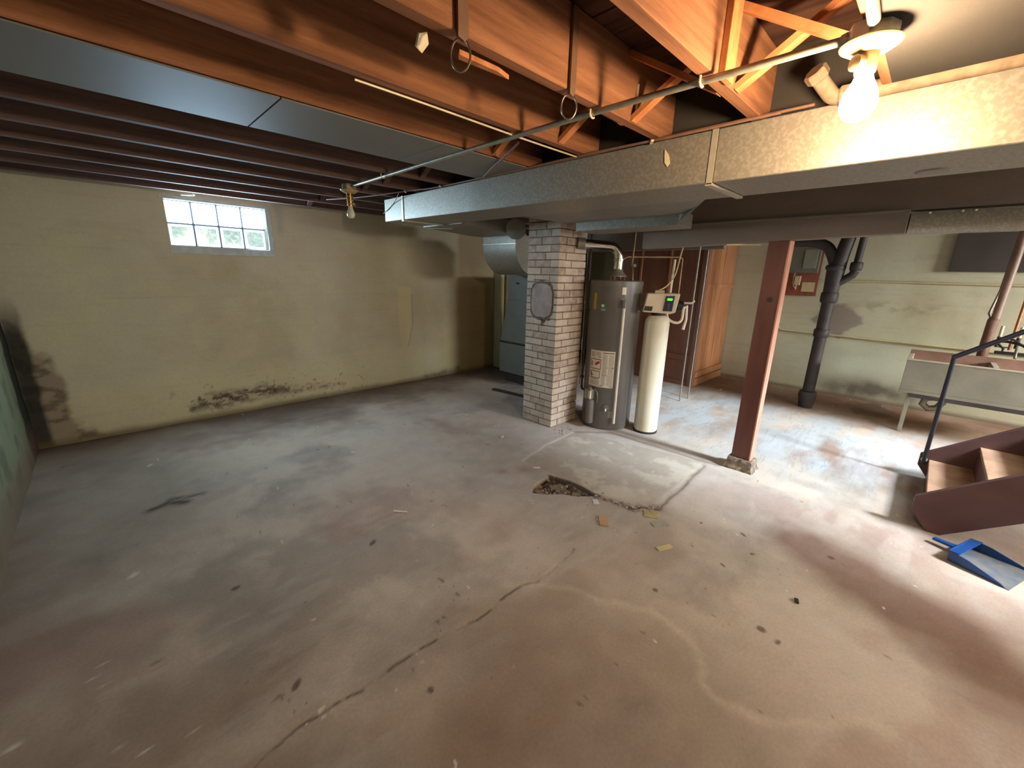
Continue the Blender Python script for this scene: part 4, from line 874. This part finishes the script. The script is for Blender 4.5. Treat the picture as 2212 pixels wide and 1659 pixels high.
# handle, then pan: hollow tray with rear wall, two sides, flat blade
b = MB(); b.extr([dq(0,-0.016,0.025), dq(0.13,-0.022,0.03), dq(0.13,0.022,0.03), dq(0,0.016,0.025)], (0,0,0.016)); b.build('handle', M['blue'], dp, bevel=0.006)
wv = 0.135
b = MB()
b.extr([dq(0.125,-wv,0.002), dq(0.36,-wv*1.12,0.001), dq(0.36,wv*1.12,0.001), dq(0.125,wv,0.002)], (0,0,0.004)); b.build('blade', mat('dusty_blue_plastic', (78,88,100), 0.7, col2=(120,110,98), scale=14), dp)
for s2 in (-1, 1):
    b = MB(); b.extr([dq(0.12,s2*wv,0.005), dq(0.35,s2*wv*1.12,0.005), dq(0.33,s2*wv*1.13,0.018), dq(0.20,s2*wv*1.05,0.055), dq(0.12,s2*wv,0.065)], sd*0.006); b.build('side_wall', M['blue'], dp, bevel=0.001)
b = MB(); b.extr([dq(0.118,-wv,0.004), dq(0.118,wv,0.004), dq(0.112,wv,0.068), dq(0.112,-wv,0.068)], hd*0.007); b.build('rear_wall', M['blue'], dp, bevel=0.002)
b = MB(); b.extr([dq(0.11,-wv,0.062), dq(0.16,-wv*1.02,0.066), dq(0.16,wv*1.02,0.066), dq(0.11,wv,0.062)], (0,0,0.004)); b.build('hood', M['blue'], dp, bevel=0.001)

# ------------------------------------------------------------------ LIGHT FIXTURES
def fixture(x, y, lit, label):
    t = thing('light_fixture', (x, y, JB), label, 'light fixture')
    b = MB(); b.lathe([(0.052,-0.038),(0.052,0.0)], (x,y,JB), n=8); b.build('junction_box', M['emt'], t, bevel=0.002)
    b = MB(); b.lathe([(0.034,-0.062),(0.040,-0.060),(0.062,-0.046),(0.064,-0.042),(0.060,-0.038)], (x,y,JB), n=32); b.build('lamp_holder', M['porc'], t, smooth=True)
    b = MB(); b.lathe([(0.021,-0.105 if lit else -0.15),(0.023,-0.10),(0.023,-0.06)], (x,y,JB), n=20); b.build('socket', M['brass'] if not lit else M['porc'], t, smooth=True)
    if lit:
        b = MB(); dd = Vector((-0.78,0.62,-0.05)); b.lathe([(0.017,0),(0.018,0.022),(0.014,0.024)], Vector((x,y,JB-0.082))+dd*0.012, axis=dd, n=18); b.build('side_outlet', M['porc'], t, smooth=True)
        prof = [(0.014,-0.100),(0.018,-0.108),(0.022,-0.120),(0.033,-0.142),(0.0385,-0.160),(0.0395,-0.172),(0.037,-0.186),(0.028,-0.202),(0.014,-0.210),(0.0,-0.212)]
        b = MB(); b.lathe(prof, (x,y,JB), n=32); o = b.build('bulb', M['bulb'], t, smooth=True); o['label'] = 'glowing white bulb'
    else:
        for z in (-0.09,-0.115,-0.14):
            b = MB(); b.lathe([(0.022,0),(0.025,0.004),(0.022,0.008)], (x,y,JB+z), n=20); b.build('socket_ring', M['porc'], t, smooth=True)
        b = MB(); b.tube([(x+0.02,y,JB-0.13),(x+0.035,y,JB-0.135)], 0.008, 10); b.build('key_switch', M['porc'], t)
        prof = [(0.012,-0.15),(0.016,-0.158),(0.018,-0.172),(0.026,-0.190),(0.0295,-0.205),(0.028,-0.220),(0.018,-0.234),(0.0,-0.238)]
        b = MB(); b.lathe(prof, (x,y,JB), n=28); b.build('bulb', M['oldbulb'], t, smooth=True)
    return t
fixture(BULB[0], BULB[1], True, 'lit ceiling bulb in a porcelain holder in front of the duct')
fixture(1.475, 3.25, False, 'unlit bulb in an old socket hanging near the window wall')

cd_ = thing('ceiling_conduit', (1.46, 1.7, JB), 'long steel conduit joining the two bulb fixtures under the joists', 'conduit')
b = MB(); b.tube([(1.475,3.20,JB-0.018),(1.462,2.0,JB-0.014),(1.458,1.0,JB-0.014),(1.462,0.30,JB-0.018)], 0.0105, 12); b.build('tube', M['emt'], cd_, smooth=True)
b = MB(); b.lathe([(0.015,0),(0.017,0.006),(0.014,0.018)], (1.463,0.288,JB-0.018), axis=(0,1,0), n=12); b.build('connector', M['emt'], cd_)
for y in (2.70, 1.065, 0.655):
    b = MB(); yy = y
    b.tube([(1.446,yy,JB-0.003),(1.444,yy,JB-0.02),(1.452,yy,JB-0.028),(1.463,yy,JB-0.030),(1.472,yy,JB-0.026)], 0.0035, 6); b.build('conduit_clip', M['strap'], cd_)
pipe('short_conduit', [(1.40,0.235,JB-0.018),(1.15,0.225,JB-0.016),(0.2,0.20,JB-0.016),(-0.5,0.18,JB-0.016)], 0.013, M['emt'], 'steel conduit leaving the lit fixture towards the camera', 'conduit')

# pipe with elbow along the duct's upper edge
ep = thing('elbow_pipe', (1.93, -0.6, 2.1), 'pale painted water pipe along the upper edge of the trunk duct with an elbow', 'pipe')
b = MB(); b.tube([(1.925,0.36,2.112),(1.925,-0.68,2.112)], 0.026, 16); b.build('pipe_run', M['oldpipe'], ep, smooth=True)
b = MB(); b.lathe([(0.030,0),(0.034,0.005),(0.034,0.035),(0.029,0.04)], (1.925,0.335,2.112), axis=(0,1,0), n=8); b.build('elbow_collar', M['oldpipe'], ep)
b = MB(); b.tube(catm([(1.925,0.35,2.112),(1.922,0.39,2.114),(1.89,0.412,2.135),(1.84,0.445,2.18)], 5), 0.024, 14); b.build('elbow', M['oldpipe'], ep, smooth=True)
b = MB(); b.lathe([(0.030,0),(0.034,0.005),(0.034,0.030),(0.029,0.035)], (1.862,0.43,2.16), axis=(-0.70,0.42,0.60), n=8); b.build('elbow_collar', M['oldpipe'], ep)

# cables along the duct top edge
def cable(pts, label, r=0.0055): return pipe('cable', [tuple(p) for p in catm(pts, 5)], r, M['cable'], label, 'cable', 8)
cable([(1.93,0.55,2.103),(1.925,1.0,2.100),(1.93,1.4,2.106),(1.92,1.9,2.098),(1.925,2.5,2.10),(1.90,2.8,2.095),(1.86,3.05,2.10),(1.80,3.2,2.09),(1.70,3.6,2.085),(1.60,4.0,2.095)], 'brown cable stapled along the upper front edge of the trunk duct')
cable([(1.95,0.45,2.112),(1.94,0.9,2.108),(1.945,1.6,2.104),(1.94,2.2,2.104),(1.80,2.05,2.085),(1.66,1.75,2.10),(1.60,1.6,2.12)], 'brown cable looping off the duct edge into the joist bay')
cable([(1.86,3.2,2.10),(1.94,3.42,2.06),(1.945,3.55,2.01),(1.96,3.66,1.99)], 'thin cable hanging across the duct end', 0.003)
for i, (x, y) in enumerate(((1.925,1.065),(1.905,2.70),(1.85,3.09))):
    b = MB(); b.bar((x-0.012,y-0.012,2.098),(x+0.012,y+0.008,2.094),0.012,0.008); tag(b.build('cable_staple', M['strap']), 'pale staple on the cable, %s from the lit bulb' % ('nearest', 'second', 'farthest')[i], 'staple')
# pale drip of tape on the duct
b = MB(); b.extr([(1.944,1.005,2.06),(1.944,0.985,2.035),(1.944,0.975,2.0),(1.944,0.985,1.985),(1.944,1.0,2.005)], (0.004,0,0)); tag(b.build('paint_drip', M['strap']), 'pale almond shaped drip on the duct face', 'drip')
b = MB(); b.extr([(1.70,1.02,2.25),(1.70,1.03,2.25),(1.705,1.035,2.13),(1.70,1.02,2.13)], (0.003,0,0)); tag(b.build('wood_splinter', M['strap']), 'pale splinter hanging from the joist above the duct', 'splinter')

# hanging straps with rings on the joist face
def hanger(x, y, label, r=0.034, w=0.036, lab2=None):
    t = thing('hanger_strap', (x, y, JB), label, 'strap')
    b = MB(); b.extr([(x, y-0.002, SUB-0.01),(x+w, y-0.002, SUB-0.01),(x+w, y-0.002, JB-0.006),(x+w*0.6, y-0.002, JB-0.018),(x, y-0.002, JB-0.012)], (0,-0.010,0)); b.build('strap', M['strapwood'], t, bevel=0.001)
    c = Vector((x+w*0.5, y+0.002, JB-0.012-r))
    b = MB(); ring = [c+Vector((math.cos(a)*0.55*r, -math.cos(a)*0.55*r, math.sin(a)*r*1.15)) for a in np.linspace(0, 2*PI, 25)]; b.tube(ring, 0.003, 8, caps=False); b.build('ring', M['wire'], t, smooth=True)
hanger(0.787, 1.032, 'dark strap with a wire ring on the joist, nearer the left')
hanger(1.262, 1.032, 'dark strap with a wire ring on the joist, beside the conduit', w=0.030)
b = MB(); b.extr([(0.845,1.09,JB-0.001),(0.99,1.085,JB-0.001),(1.05,1.10,JB-0.001),(0.86,1.115,JB-0.001)], (0,0,-0.014)); tag(b.build('wood_cleat', M['brace'], bevel=0.001), 'pointed wooden cleat under the joist beside the strap', 'cleat')
b = MB(); b.lathe([(0.026,0),(0.026,0.006),(0.010,0.007)], (0.745,1.13,JB-0.004), axis=(0.35,-0.75,-0.5), n=5); tag(b.build('insulator_tab', M['strap']), 'cream torn tab with a dark hole under the joist', 'tab')
pipe('old_cable', [(1.93,1.492,2.103)]+[(x, 1.490+0.004*math.sin(x*5), 2.102) for x in np.linspace(1.7, 0.72, 12)], 0.004, M['strap'], 'bright thin wire along the lower edge of the second joist', 'wire', 8)

# ------------------------------------------------------------------ LITTER ON THE FLOOR
def chip(x, y, sx, sy, ang, m, label, h=0.003, name='paper_scrap', cat='scrap', poly=None, tilt=0.0):
    P = poly or [(-.5,-.5),(.5,-.5),(.5,.5),(-.5,.5)]; c, s = math.cos(ang), math.sin(ang)
    z0 = 0.002
    b = MB(); b.extr([(x+(px*sx)*c-(py*sy)*s, y+(px*sx)*s+(py*sy)*c, z0+tilt*px) for px, py in P], (0,0,h))
    return tag(b.build(name, m), label, cat)
cA = math.radians(45)
chip(2.20,1.363,0.060,0.038,cA+0.02,mat('white_card',(214,208,206),0.6),'small white card lying just below the broken floor patch')
chip(2.041,1.199,0.100,0.052,cA-0.1,mat('tan_card',(186,146,108),0.7),'tan wood chip standing alone below the white card',0.010)
chip(2.078,0.813,0.095,0.034,cA-PI/2+0.35,mat('yellow_card',(200,178,128),0.7),'long yellowish scrap, nearest of the litter to the camera side',0.004)
chip(2.345,1.035,0.09,0.085,cA-0.3,mat('straw_card',(182,158,110),0.8),'square straw coloured card at the slab corner',0.003)
chip(2.279,0.94,0.10,0.05,cA-PI/2+0.25,mat('grey_card',(156,148,130),0.7),'grey scrap beside the square straw coloured card',0.004)
chip(1.161,2.15,0.09,0.014,cA-PI/2-0.1,M['cpvc'],'thin pale sliver alone on the open floor at left',0.004,'wood_sliver','sliver')
chip(2.164,0.185,0.03,0.016,0.3,M['iron'],'dark crumb on the floor right of the pale vein',0.008,'dirt_crumb','crumb')
chip(2.28,1.98,0.055,0.016,cA-PI/2,M['cpvc'],'crumpled pale fleck above the broken patch',0.004,'paper_fleck','fleck')
chip(2.50,2.62,0.05,0.02,0.4,M['brick'],'pale brick crumb left of the chimney foot',0.012,'brick_crumb','crumb')
rb = MB()
for i in range(110):
    if i < 60: t = random.random(); k = min(int(t*3), 2); a, c = rub[k], rub[k+1]; u = random.random(); x = a[0]+(c[0]-a[0])*u+random.gauss(0,0.02); y = a[1]+(c[1]-a[1])*u+random.gauss(0,0.02); z = 0
    elif i < 85: x = random.uniform(2.02,2.26); y = random.uniform(1.58,1.78); z = -0.02
    else: x = 3.05+random.gauss(0,0.06); y = 2.36+random.gauss(0,0.05); z = 0
    s = random.uniform(0.004,0.011); b2 = MB(); b2.lathe([(s*0.6,0),(s,s*0.5),(s*0.5,s)], (x,y,z), n=5)
    rb.add(b2.v, b2.f)
tag(rb.build('rubble_crumbs', M['cement']), 'loose concrete crumbs around the broken floor patch', 'rubble', kind='stuff')
